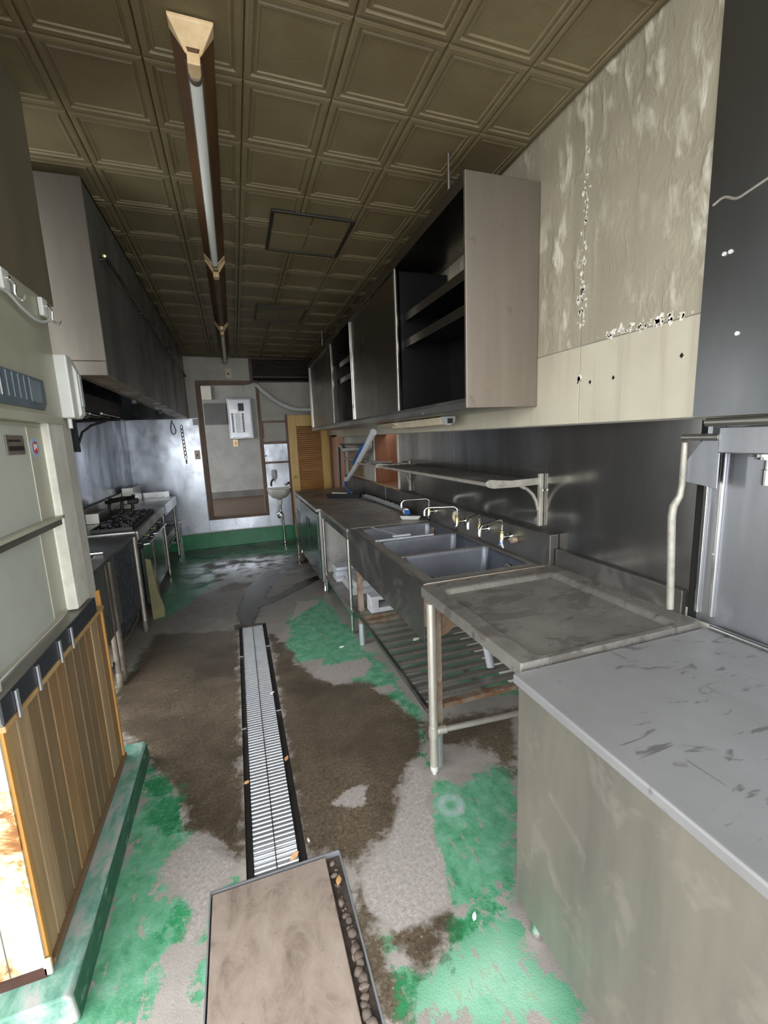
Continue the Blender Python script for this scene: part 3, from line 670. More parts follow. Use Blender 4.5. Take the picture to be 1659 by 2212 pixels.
def serving_window():
    o = MB().box(-0.80, XP+0.012, 1.27, 2.06, 0.863, 0.885).build('window_1', 'sill_grey', bev=0.002); struct(o)
    MB().box(XP+0.0125, XP+0.020, 1.262, 2.06, 0.872, 0.935).build('sill_edge', 'sill_edge_dark', o, bev=0.002)
    MB().hexa([(-0.80,1.27,0.886),(XP+0.0120,1.27,0.886),(XP+0.0120,2.06,0.886),(-0.80,2.06,0.886),(-0.80,1.27,0.925),(XP+0.0120,1.27,0.932),(XP+0.0120,2.06,0.932),(-0.80,2.06,0.925)]).build('sill_board', 'sill_grey', o)
    MB().box(-0.70, XP+0.0, 1.925, 2.07, 0.936, 1.66).build('post', 'post_cream', o, bev=0.004)
    MB().box(-0.70, XP+0.0, 1.20, 1.325, 0.936, 1.66).build('near_post', 'plaster_grey', o, bev=0.003)
    MB().box(-0.79, XP-0.01, 2.0705, 2.19, 0.862, 1.90).build('post_side', 'plaster_grey', o, bev=0.002)
    for (z0, z1, x) in ((0.935, 1.30, -0.668), (1.28, 1.645, -0.655)):
        s = MB().box(x-0.004, x, 1.326, 1.919, z0+0.012, z1-0.012).build('pane', 'pane_frosted', o)
        MB().box(x-0.006, x+0.004, 1.326, 1.92, z0, z0+0.014).box(x-0.006, x+0.004, 1.326, 1.92, z1-0.014, z1).box(x-0.005, x+0.0025, 1.80, 1.92, z0+0.0145, z1-0.0145).build('sash', 'sash_cream', o, bev=0.002)
    MB().box(-0.650, -0.634, 1.326, 1.92, 1.274, 1.296).build('meeting_rail', 'sill_dark', o, bev=0.003)
    MB().box(-0.650, -0.630, 1.326, 1.938, 1.2965, 1.308).build('meeting_rail_top', 'sash_cream', o)
    # head panel with grille
    MB().box(-0.79, XP+0.0, 1.2, 2.09, 1.662, 2.112).build('head_panel', 'cream_metal', o, bev=0.003)
    MB().box(-0.79, XP+0.012, 1.2, 2.05, 1.645, 1.675).build('head_rail', 'sash_cream', o, bev=0.003)
    g = MB().prism([(XP+0.001, 1.2, 1.69), (XP+0.001, 1.90, 1.69), (XP+0.001, 1.925, 1.715), (XP+0.001, 1.925, 1.795), (XP+0.001, 1.2, 1.80)], (0.007, 0, 0)).build('grille', 'grille_blue', o, bev=0.002)
    for i, y in enumerate((1.50, 1.56, 1.60, 1.64, 1.68, 1.72, 1.76, 1.80)):
        MB().box(XP+0.008, XP+0.010, y-0.002, y+0.002, 1.715, 1.79).build('slat', 'steel_bright' if i < 3 else 'grille_pane', g)
    MB().box(XP+0.008, XP+0.0095, 1.80, 1.885, 1.712, 1.785).build('label_plate', 'grille_pane', g)
    # recessed pull and round sticker on the upper sash
    h = MB().box(-0.6545, -0.650, 1.64, 1.76, 1.54, 1.60).build('pull', 'fixture_metal', o, bev=0.002)
    MB().box(-0.6498, -0.6485, 1.65, 1.75, 1.552, 1.566).box(-0.6498, -0.6485, 1.65, 1.73, 1.58, 1.586).build('pull_slot', 'black_plastic', h)
    st = MB().lathe((-0.6515, 1.845, 1.56), [(0.034, 0), (0.034, -0.001)], 24, 'x').build('sticker', 'sticker_blue', o)
    MB().lathe((-0.6508, 1.845, 1.56), [(0.022, 0), (0.022, -0.0005)], 20, 'x').build('sticker_mark', 'red_print', st)
    MB().box(-0.6508, -0.6500, 1.832, 1.858, 1.552, 1.572).build('sticker_mark_white', 'sticker_white', st, bev=0.0)
    MB().box(-0.6502, -0.6496, 1.839, 1.851, 1.540, 1.558).build('sticker_mark_red', 'red_print', st)
    return o
WIN = serving_window()

# ================================================================ NEAR STEEL WORK CABINET (right foreground)
def near_cabinet():
    t = thing('work_cabinet', 'closed stainless steel work cabinet filling the right foreground', 'cabinet', (1.1, 0.4, 0.0))
    MB().box(0.745, 1.485, -0.35, 1.006-0.02, 0.10, 0.828).build('body', 'steel_table_front', t, bev=0.004)
    MB().box(0.715, 0.7445, -0.35, 0.992, 0.098, 0.829).build('front_panel', 'steel_table_front', t, bev=0.004)
    MB().box(0.703, 1.484, -0.36, 1.004, 0.83, 0.86).build('worktop', 'steel_table_top', t, bev=0.006, seg=3)
    MB().tube([(1.474, -0.36, 0.8695), (1.474, 0.985, 0.8695)], 0.009, 10).build('rear_bead', 'steel_clean', t, smooth=True)
    for (x, y) in ((0.755, 0.935), (1.44, 0.935), (0.755, -0.28), (1.44, -0.28)):
        f = MB().lathe((x, y, 0.0), [(0.012, 0.0), (0.020, 0.004), (0.023, 0.016), (0.020, 0.030), (0.016, 0.040), (0.016, 0.0995)], 16).build('foot', 'chrome', t, smooth=True)
    return t
near_cabinet()

# ================================================================ DRAINING TABLE with dished top
def drain_table():
    t = thing('draining_table', 'dirty steel draining table with dished top beside the sinks', 'table', (1.1, 1.38, 0.0))
    Z = 0.878; x0, x1, y0, y1 = 0.738, 1.468, 1.012, 1.752
    ix0, ix1, iy0, iy1 = 0.800, 1.395, 1.03, 1.678; zi = Z-0.020
    m = MB()
    o = [(x0,y0),(x1,y0),(x1,y1),(x0,y1)]
    def rr(a0, a1, b0, b1, r, n=4):
        p = []
        for (cx, cy, s) in ((a1-r, b0+r, -90), (a1-r, b1-r, 0), (a0+r, b1-r, 90), (a0+r, b0+r, 180)):
            for k in range(n+1): a = math.radians(s+90*k/n); p.append((cx+r*math.cos(a), cy+r*math.sin(a)))
        return p
    L = [rr(x0, x1, y0, y1, 0.006), rr(ix0, ix1, iy0, iy1, 0.035), rr(ix0+0.008, ix1-0.008, iy0+0.008, iy1-0.008, 0.03), rr(ix0+0.022, ix1-0.022, iy0+0.022, iy1-0.022, 0.02)]
    zs = [Z, Z, Z-0.004, zi]; N = len(L[0]); vs = []; fs = []
    lowr = [(px, py, Z-0.045) for (px, py) in L[0]]
    vs += lowr
    for pl, z in zip(L, zs): vs += [(px, py, z) for (px, py) in pl]
    for i in range(4):
        for k in range(N): fs.append((i*N+k, i*N+(k+1) % N, (i+1)*N+(k+1) % N, (i+1)*N+k))
    fs.append(tuple(range(4*N, 5*N)))
    m.add(vs, fs); m.build('dished_top', 'dished_steel', t)
    MB().box(x1+0.001, 1.494, 1.088, 1.752, Z-0.02, Z+0.085).build('upstand', 'steel_apron', t, bev=0.003)
    # pipe legs with collars and stretcher
    for (lx, ly) in ((0.742, 1.655), (1.43, 1.655), (1.43, 1.09)):
        lg = MB().cyl((lx, ly, 0.045), (lx, ly, Z-0.046), 0.0195, 16).build('leg', 'dirty_chrome', t, smooth=True)
        MB().lathe((lx, ly, 0.19), [(0.0197, 0), (0.024, 0.002), (0.024, 0.05), (0.0197, 0.052)], 16).build('collar', 'dirty_chrome', lg, smooth=True)
        MB().lathe((lx, ly, 0.0), [(0.009, 0), (0.012, 0.012), (0.018, 0.02), (0.0195, 0.046)], 14).build('leg_tip', 'white_plastic', lg, smooth=True)
    MB().tube([(0.756, 1.648, 0.222), (1.42, 1.60, 0.222)], 0.013, 12).build('stretcher', 'dirty_chrome', t, smooth=True)
    MB().cyl((0.760, 1.648, 0.222), (0.80, 1.645, 0.222), 0.018, 12).build('stretcher_sleeve', 'dirty_chrome', t, smooth=True)
    MB().prism([(0.812, 1.72, Z-0.046), (1.12, 1.72, Z-0.046), (1.06, 1.72, Z-0.165), (0.93, 1.72, Z-0.185), (0.83, 1.72, Z-0.24), (0.812, 1.72, Z-0.24)], (0, 0.003, 0)).build('gusset_plate', 'rust_plate', t)
    return t
drain_table()

# ================================================================ TRIPLE SINK
def rr(a0, a1, b0, b1, r, n=4):
    p = []
    for (cx, cy, s) in ((a1-r, b0+r, -90), (a1-r, b1-r, 0), (a0+r, b1-r, 90), (a0+r, b0+r, 180)):
        for k in range(n+1): a = math.radians(s+90*k/n); p.append((cx+r*math.cos(a), cy+r*math.sin(a)))
    return p
def triple_sink():
    t = thing('triple_sink', 'long stainless steel sink unit with three deep basins', 'sink', (1.1, 2.5, 0.0))
    Z = 0.865; x0, x1, y0, y1 = 0.768, 1.44, 1.785, 3.205
    bays = [(0.852, 1.405, 1.875, 2.285), (0.845, 1.405, 2.325, 2.695), (0.838, 1.405, 2.735, 3.13)]
    # rim strips between the basins
    m = MB().box(x0, 0.852, y0, y1, Z-0.012, Z).box(1.405, x1, y0, y1, Z-0.012, Z).box(0.852, 1.405, y0, 1.875, Z-0.012, Z).box(0.845, 1.405, 2.285, 2.325, Z-0.012, Z).box(0.838, 1.405, 2.695, 2.735, Z-0.012, Z).box(0.838, 1.405, 3.13, y1, Z-0.012, Z)
    m.build('rim', 'steel_counter', t, bev=0.003)
    MB().box(x0, x0+0.012, y0, y1, Z+0.0005, Z+0.008).box(x0+0.012, x1, y0, y0+0.014, Z+0.0005, Z+0.01).build('raised_lip', 'steel', t, bev=0.003)
    for (a0, a1, b0, b1) in bays:
        L = [(rr(a0, a1, b0, b1, 0.03), Z-0.001), (rr(a0+0.006, a1-0.006, b0+0.006, b1-0.006, 0.035), Z-0.02), (rr(a0+0.012, a1-0.012, b0+0.012, b1-0.012, 0.04), Z-0.23), (rr(a0+0.035, a1-0.035, b0+0.035, b1-0.035, 0.04), Z-0.26)]
        vs = []; fs = []; N = len(L[0][0])
        for pl, z in L: vs += [(px, py, z) for (px, py) in pl]
        for i in range(3):
            for k in range(N): fs.append((i*N+k, i*N+(k+1) % N, (i+1)*N+(k+1) % N, (i+1)*N+k))
        fs.append(tuple(range(3*N, 4*N)))
        b = MB().add(vs, fs).build('basin', 'steel_basin', t, smooth=True)
        # overflow strainer on the wall side
        yc = b0 + 0.16
        MB().lathe((a1-0.0125, yc, Z-0.085), [(0.040, 0), (0.040, -0.004), (0.034, -0.006), (0.032, -0.002), (0.012, -0.002)], 20, 'x').build('overflow', 'steel', b, smooth=True)
        for k in range(5):
            a = 2*math.pi*k/5; MB().lathe((a1-0.0145, yc+0.018*math.cos(a), Z-0.085+0.018*math.sin(a)), [(0.006, 0), (0.006, -0.002)], 8, 'x').build('overflow_hole', 'dark_void', b)
    MB().box(x0-0.003, x0-0.0005, y0, y1, Z-0.275, Z+0.006).build('front_apron', 'steel_apron', t, bev=0.002)
    MB().box(x0, x1, y0-0.003, y0-0.0005, Z-0.20, Z+0.006).build('end_apron', 'rust_plate', t)
    MB().box(1.4405, 1.494, y0-0.028, 3.205, Z-0.02, 1.035).build('splashback', 'steel_apron', t, bev=0.004)
    MB().box(1.437, 1.44, 3.19, 3.205, Z+0.0, 1.03).build('splash_joint', 'dark_void', t)
    for (lx, ly) in ((0.785, 1.697), (0.79, 3.03), (1.40, 1.697), (1.40, 3.03)):
        lg = MB().box(lx-0.015, lx+0.022, ly-0.004, ly+0.0, 0.15, Z-0.035 if ly < 2 else Z-0.02).box(lx-0.015, lx-0.011, ly, ly+0.035, 0.15, Z-0.035 if ly < 2 else Z-0.02).build('leg', 'rusty_steel', t)
        MB().cyl((lx, ly+0.008, 0.0), (lx, ly+0.008, 0.17), 0.024, 16).build('leg_sleeve', 'aluminium', lg, smooth=True)
    # slatted lower rack
    zr = 0.272
    MB().box(0.748, 0.768, 1.74, 3.16, zr-0.022, zr+0.004).build('rack_rail', 'steel_apron', t, bev=0.003)
    MB().box(1.40, 1.42, 1.74, 3.16, zr-0.022, zr+0.004).build('rack_rail', 'steel_apron', t, bev=0.003)
    y = 1.752; i = 0
    while y < 3.02:
        mat = 'rusty_steel' if i in (0, 13, 12) else 'steel_counter'
        MB().add([(0.769, y, zr-0.022), (1.399, y, zr-0.022), (1.399, y, zr), (0.769, y, zr), (0.769, y+0.036, zr), (1.399, y+0.036, zr), (1.399, y+0.036, zr-0.022), (0.769, y+0.036, zr-0.022)],
                 [(0,1,2,3),(3,2,5,4),(4,5,6,7),(0,3,4,7),(1,6,5,2)]).build('slat', mat, t)
        y += 0.088; i += 1
    MB().box(1.09, 1.125, 1.75, 2.05, zr-0.03, zr-0.023).build('rack_brace', 'steel_counter', t)
    # waste pipes under the basins
    for (px, py) in ((1.20, 2.00),):
        w = MB().tube(spline([(px, py, Z-0.26), (px, py-0.01, 0.5), (px+0.01, py-0.03, 0.40), (px+0.02, py-0.06, 0.285)], 6), 0.022, 10).build('waste_hose', 'grey_plastic', t, smooth=True)
    return t
triple_sink()

# ================================================================ FAUCETS
def faucet(y, swing, label, style=0):
    x, z = 1.44, 0.962
    t = thing('faucet', label, 'faucet', (x, y, z), 'wall faucets along the sink splashback')
    MB().lathe((x, y, z), [(0.024, 0), (0.022, -0.006), (0.010, -0.008), (0.010, -0.05)], 16, 'x').build('wall_flange', 'chrome', t, smooth=True)
    xb = x-0.055
    MB().lathe((xb, y, z-0.018), [(0.006, -0.002), (0.014, 0), (0.014, 0.03), (0.011, 0.034), (0.011, 0.045), (0.014, 0.047), (0.014, 0.058), (0.009, 0.062)], 16).build('valve_body', 'brass', t, smooth=True)
    # swan spout
    d = Vector((math.cos(swing), math.sin(swing), 0)); b = Vector((xb, y, z+0.042))
    pts = [b, b+Vector((0,0,0.03))]
    c = b+Vector((0,0,0.03))
    for k in range(1, 6):
        a = math.radians(90*k/5); pts.append(c + d*0.03*(1-math.cos(a)) + Vector((0,0,0.03*math.sin(a))))
    e = pts[-1]; pts.append(e + d*0.16)
    c2 = pts[-1]
    for k in range(1, 6):
        a = math.radians(90*k/5); pts.append(c2 + d*0.03*math.sin(a) - Vector((0,0,0.03*(1-math.cos(a)))))
    pts.append(pts[-1] - Vector((0,0,0.025)))
    MB().tube(pts, [0.0075]*(len(pts)-3)+[0.008, 0.009, 0.0095], 10).build('spout', 'chrome', t, smooth=True)
    # three-spoke handle facing down and forward
    h = thing_part = MB()
    hc = Vector((xb-0.012, y-0.012, z-0.030))
    for k in range(3):
        a = math.radians(90+120*k); v = Vector((0.25*math.cos(a), math.cos(a), math.sin(a)))
        h.tube([hc, hc+v*0.018, hc+v*0.036], [0.009, 0.007, 0.0045], 8)
    hh = h.build('handle', 'white_plastic' if style == 1 else 'chrome', t, smooth=True)
    MB().lathe(tuple(hc+Vector((-0.004,0,0))), [(0.008, 0), (0.008, -0.007), (0.005, -0.009)], 12, 'x').build('handle_button', 'blue_plastic' if style == 1 else 'chrome', hh, smooth=True)
    MB().tube([b-Vector((0,0,0.06)), hc], 0.007, 8).build('valve_stem', 'chrome', t, smooth=True)
    return t
faucet(2.09, math.radians(205), 'chrome swan neck faucet with blue centred handle at the nearest basin', 1)
faucet(2.33, math.radians(222), 'chrome faucet beside the first basin divider, second from the draining table')
faucet(2.62, math.radians(160), 'chrome faucet in front of the round white cap')
faucet(3.08, math.radians(175), 'high chrome swan neck faucet farthest along the sinks')
o = MB().lathe((1.4385, 2.735, 0.97), [(0.042, 0), (0.042, -0.010), (0.036, -0.014), (0.020, -0.014), (0.016, -0.010)], 24, 'x').build('round_cap', 'cream_plastic', None, at=(1.4385, 2.735, 0.928), smooth=True); tag(o, 'round cream cap on the sink splashback between the faucets', 'cap')
o = MB().lathe((1.4385, 2.035, 0.955), [(0.020, 0), (0.020, -0.02), (0.017, -0.03)], 14, 'x').build('pipe_stub', 'rusty_steel', None, at=(1.4385, 2.035, 0.935), smooth=True); tag(o, 'short rusty pipe stub beside the blue centred faucet handle', 'pipe')

# ================================================================ COUNTER WITH OPEN SHELF
def open_counter():
    t = thing('open_counter', 'steel counter with an open lower shelf between sinks and cold table', 'counter', (1.1, 3.75, 0.0))
    Z = 0.868; x0, x1, y0, y1 = 0.752, 1.44, 3.208, 4.285
    MB().box(x0, x1, y0, y1, Z-0.03, Z).build('worktop', 'steel_counter', t, bev=0.004)
    MB().box(x0, x0+0.012, y0, y1, Z-0.085, Z-0.0305).build('front_lip', 'steel_apron', t, bev=0.002)
    MB().box(x1+0.001, 1.494, y0, y1, Z-0.02, 1.035).build('upstand', 'steel_apron', t, bev=0.003)
    MB().box(x0+0.01, x1-0.02, y0+0.005, y1-0.03, 0.19, 0.215).build('shelf', 'steel_counter', t, bev=0.003)
    MB().box(x0+0.004, x0+0.012, y0+0.0, y1-0.03, 0.165, 0.213).build('shelf_lip', 'steel_counter', t)
    for (lx, ly) in ((0.768, 4.262), (0.768, 3.24), (1.41, 4.262), (1.41, 3.24)):
        lg = MB().cyl((lx, ly, 0.035), (lx, ly, Z-0.031), 0.015, 14).build('leg', 'chrome', t, smooth=True)
        MB().lathe((lx, ly, 0.0), [(0.010, 0), (0.014, 0.01), (0.0155, 0.036)], 12).build('foot', 'steel_clean', lg, smooth=True)
    return t
open_counter()

# ================================================================ COLD TABLE
def cold_table():
    t = thing('cold_table', 'stainless refrigerated counter with two doors near the yellow louvre door', 'refrigerator', (1.08, 5.15, 0.0))
    Z = 0.868; x0, x1, y0, y1 = 0.735, 1.44, 4.292, 6.03
    MB().box(x0, x1, y0, y1, 0.11, Z-0.032).build('body', 'steel', t, bev=0.003)
    MB().box(x0+0.02, x1-0.02, y0-0.004, y0-0.0005, 0.12, Z-0.05).build('side_panel', 'stained_plate', t)
    MB().box(x0-0.018, x1, y0-0.004, y1+0.01, Z-0.03, Z).build('worktop', 'steel_counter', t, bev=0.004)
    MB().box(x0-0.022, x0-0.0185, y0-0.004, y1+0.01, Z-0.036, Z-0.001).build('bright_edge', 'steel_bright', t, bev=0.001)
    MB().box(x1+0.001, 1.494, y0, y1, Z-0.02, 1.035).build('upstand', 'steel_apron', t, bev=0.003)
    for (a, b, hy) in ((4.315, 4.905, 4.83), (4.915, 5.505, 4.985)):
        d = MB().box(x0-0.022, x0-0.001, a, b, 0.125, Z-0.055).build('door', 'oven_door', t, bev=0.004)
        MB().box(x0-0.0235, x0-0.0215, hy-0.05, hy+0.05, 0.575, 0.70).build('recessed_handle', 'black_plastic', d, bev=0.0)
        MB().box(x0-0.0245, x0-0.0225, hy-0.055, hy+0.055, 0.70, 0.71).build('handle_frame', 'steel_bright', d)
    g = MB().box(x0-0.018, x0-0.001, 5.515, 6.02, 0.125, Z-0.055).build('vent_panel', 'steel_clean', t, bev=0.003)
    for k in range(14): MB().box(x0-0.021, x0-0.0182, 5.56, 5.90, 0.16+k*0.036, 0.174+k*0.036).build('vent_slot', 'black_plastic', g)
    for (lx, ly) in ((0.76, 4.33), (0.76, 5.98), (1.41, 4.33), (1.41, 5.98)):
        MB().lathe((lx, ly, 0.0), [(0.018, 0), (0.022, 0.008), (0.016, 0.02), (0.015, 0.109)], 12).build('foot', 'chrome', t, smooth=True)
    MB().cyl((0.722, 6.045, 0.0), (0.722, 6.045, 0.56), 0.010, 12).build('corner_pipe', 'chrome', t, smooth=True)
    return t
cold_table()

# ================================================================ WALL PIPE SHELF OVER THE SINKS
def pipe_shelf():
    t = thing('pipe_shelf', 'long pipe shelf on cast brackets above the sinks', 'shelf', (1.49, 2.85, 1.05))
    def bracket(y):
        m = MB()
        m.box(1.470, 1.494, y-0.011, y+0.011, 1.055, 1.33)
        p = m.build('bracket_post', 'bracket_alloy', t, bev=0.004)
        a = MB().prism([(1.475, y-0.006, 1.310), (1.30, y-0.006, 1.306), (1.18, y-0.006, 1.318), (1.162, y-0.006, 1.310), (1.158, y-0.006, 1.295), (1.168, y-0.006, 1.280), (1.20, y-0.006, 1.272), (1.33, y-0.006, 1.270), (1.475, y-0.006, 1.274)], (0, 0.012, 0)).build('bracket_arm', 'bracket_alloy', p, bev=0.003)
        MB().tube([(1.360, y, 1.272), (1.40, y, 1.255), (1.435, y, 1.225), (1.458, y, 1.185), (1.470, y, 1.14)], 0.0085, 8).build('bracket_brace', 'bracket_alloy', p, smooth=True)
        for k in range(5):
            xx = 1.195 + k*0.056
            MB().box(xx-0.010, xx+0.010, y-0.0085, y-0.0065, 1.281, 1.301).build('bracket_boss', 'bracket_alloy', p, bev=0.002)
        MB().lathe((1.482, y-0.012, 1.245), [(0.007, 0), (0.007, -0.006)], 8, 'y').build('bracket_bolt', 'chrome', p)
    bracket(1.89); bracket(3.70)
    for k in range(6):
        xx = 1.182 + k*0.052; yn = 1.902 if k else 1.898
        MB().cyl((xx, yn, 1.291), (xx, 4.05 if k else 4.35, 1.291), 0.0105, 10).build('rail', 'steel_apron' if k else 'dirty_chrome', t, smooth=True)
    MB().tube([(1.182, 4.05, 1.3045), (1.30, 4.06, 1.3045), (1.442, 4.05, 1.3045)], 0.006, 8).build('end_bar', 'dirty_chrome', t, smooth=True)
    return t
pipe_shelf()

# ================================================================ UPPER WALL CABINET
def upper_cabinet():
    t = thing('wall_cabinet', 'long stainless wall cabinet with sliding doors above the sinks', 'cabinet', (1.2, 3.9, 1.66))
    x0, x1, y0, y1, z0 = 1.018, 1.397, 1.822, 6.03, 1.662
    zt = lambda y: 2.637 - (y-y0)*0.0255
    def slab(xa, xb, ya, yb, da, db): # slab following the sloping top; da,db offsets below top
        return MB().hexa([(xa,ya,zt(ya)-db),(xb,ya,zt(ya)-db),(xb,yb,zt(yb)-db),(xa,yb,zt(yb)-db),(xa,ya,zt(ya)-da),(xb,ya,zt(ya)-da),(xb,yb,zt(yb)-da),(xa,yb,zt(yb)-da)])
    MB().hexa([(x0,y0,z0),(x1,y0,z0),(x1,y0+0.016,z0),(x0,y0+0.016,z0),(x0,y0,zt(y0)),(x1,y0,zt(y0)),(x1,y0+0.016,zt(y0)),(x0,y0+0.016,zt(y0))]).build('end_panel', 'steel_cabinet_side', t, bev=0.003)
    MB().hexa([(x0,y1-0.016,z0),(x1,y1-0.016,z0),(x1,y1,z0),(x0,y1,z0),(x0,y1-0.016,zt(y1)),(x1,y1-0.016,zt(y1)),(x1,y1,zt(y1)),(x0,y1,zt(y1))]).build('end_panel', 'steel_cabinet', t, bev=0.003)
    slab(x0, x1, y0+0.017, y1-0.017, 0.0, 0.02).build('top_panel', 'steel_cabinet', t)
    MB().box(x0, x1, y0+0.017, y1-0.017, z0, z0+0.03).build('bottom_panel', 'steel', t)
    MB().box(x1-0.006, x1, y0+0.017, y1-0.017, z0+0.031, 2.50).build('back_panel', 'cabinet_inside_shade', t)
    MB().box(x0, x0+0.012, y0+0.017, y1-0.017, z0+0.0305, z0+0.045).build('door_track', 'steel_apron', t)
    slab(x0, x0+0.012, y0+0.017, y1-0.017, 0.021, 0.06).build('door_track', 'steel_cabinet', t)
    for (ya, yb) in ((y0+0.02, 2.72), (3.86, 4.64)):
        for (z, d) in ((2.30, 0.10), (2.145, 0.04)):
            s = MB().box(x0+0.075, x1-0.007, ya, yb, z-0.012, z).build('shelf', 'cabinet_inside_shade', t)
            MB().box(x0+0.070, x0+0.0745, ya, yb, z-0.045, z+0.002).build('shelf_edge', 'steel_cabinet', s, bev=0.001)
    MB().box(x0+0.045, x1-0.007, 2.73, 2.742, z0+0.031, 2.55).build('divider', 'cabinet_inside_shade', t)
    for (a, b, xo) in ((2.735, 3.84, 0.0), (4.655, 5.99, 0.0)):
        d = MB().hexa([(x0+0.014+xo,a,z0+0.032),(x0+0.03+xo,a,z0+0.032),(x0+0.03+xo,b,z0+0.032),(x0+0.014+xo,b,z0+0.032),(x0+0.014+xo,a,zt(a)-0.062),(x0+0.03+xo,a,zt(a)-0.062),(x0+0.03+xo,b,zt(b)-0.062),(x0+0.014+xo,b,zt(b)-0.062)]).build('sliding_door', 'steel_cabinet', t, bev=0.002)
        for yy in (a, b-0.022):
            MB().box(x0+0.010, x0+0.0135, yy, yy+0.022, z0+0.034, zt(yy+0.022)-0.064).build('door_edge', 'steel_bright', d, bev=0.001)
    for yy in (2.70, 3.845, 4.63):
        MB().box(x0+0.002, x0+0.009, yy, yy+0.018, z0+0.046, zt(yy+0.02)-0.062).build('mullion', 'dirty_chrome', t, bev=0.002)
    MB().tube([(1.06, 2.05, zt(2.05)+0.0), (1.06, 2.05, cz(1.06, 2.05)-0.012)], 0.006, 8).build('hanger_rod', 'steel', t)
    MB().tube([(1.06, 5.2, zt(5.2)+0.0), (1.06, 5.2, cz(1.06, 5.2)-0.012)], 0.006, 8).build('hanger_rod', 'steel', t)
    e = MB().box(1.120, 1.135, y0-0.001, y0, 1.755, 1.775)
    e.build('rust_chip', 'rust_plate', t)
    return t
upper_cabinet()
def under_cabinet_lamp():
    t = thing('under_cabinet_lamp', 'cream plastic batten lamp under the wall cabinet', 'lamp', (1.27, 3.0, 1.60))
    MB().prism([(1.24, 2.55, 1.655), (1.33, 2.55, 1.655), (1.325, 2.55, 1.625), (1.29, 2.55, 1.603), (1.26, 2.55, 1.61)], (0, 0.95, 0)).build('housing', 'cream_plastic', t, bev=0.004)
    MB().prism([(1.238, 2.525, 1.658), (1.332, 2.525, 1.658), (1.327, 2.525, 1.622), (1.29, 2.525, 1.60), (1.258, 2.525, 1.607)], (0, 0.024, 0)).build('end_cap', 'grey_plastic', t, bev=0.002)
    MB().box(1.275, 1.31, 2.520, 2.5245, 1.615, 1.645).build('end_socket', 'black_plastic', t)
    MB().prism([(1.20, 3.35, 1.652), (1.24, 3.35, 1.63), (1.29, 3.35, 1.645)], (0.02, 0.45, 0)).build('loose_cover', 'cream_plastic', t)
    return t
under_cabinet_lamp()

# ================================================================ WALL BOX, NOZZLE AND PIPES (right edge)
def dispenser():
    t = thing('wall_dispenser', 'steel wall box with a round spout below it at the right edge', 'dispenser', (1.45, 0.75, 1.37))
    MB().box(1.415, 1.494, 0.45, 0.972, 1.458, 1.537).build('housing', 'steel_panel_grey', t, bev=0.003)
    MB().lathe((1.452, 0.848, 1.4575), [(0.050, 0), (0.050, -0.008), (0.036, -0.010), (0.036, -0.016), (0.015, -0.018), (0.015, -0.045), (0.018, -0.047), (0.018, -0.09)], 24).build('spout', 'steel_bright', t, smooth=True)
    MB().prism([(1.430, 0.975, 1.50), (1.430, 1.030, 1.50), (1.430, 1.083, 1.425), (1.430, 1.083, 1.36), (1.430, 0.975, 1.345)], (0.004, 0, 0)).build('bracket_plate', 'steel_panel_grey', t, bev=0.001)
    MB().cyl((1.42, 0.972, 1.507), (1.42, 1.09, 1.507), 0.011, 14).build('cross_pipe', 'steel', t, smooth=True)
    MB().box(1.435, 1.49, 1.005, 1.02, 1.508, 1.55).build('hanger_lug', 'aluminium', t)
    return t
dispenser()
o = MB().tube([(1.425, 1.086, 1.49), (1.425, 1.086, 1.345), (1.422, 1.088, 1.31), (1.405, 1.095, 1.275), (1.402, 1.096, 1.24), (1.418, 1.09, 0.905)], [0.010, 0.010, 0.011, 0.013, 0.013, 0.012], 12).build('standpipe', 'bracket_alloy', None, at=(1.418, 1.09, 0.90), smooth=True)
tag(o, 'bent grey standpipe rising beside the steel back sheet', 'pipe')

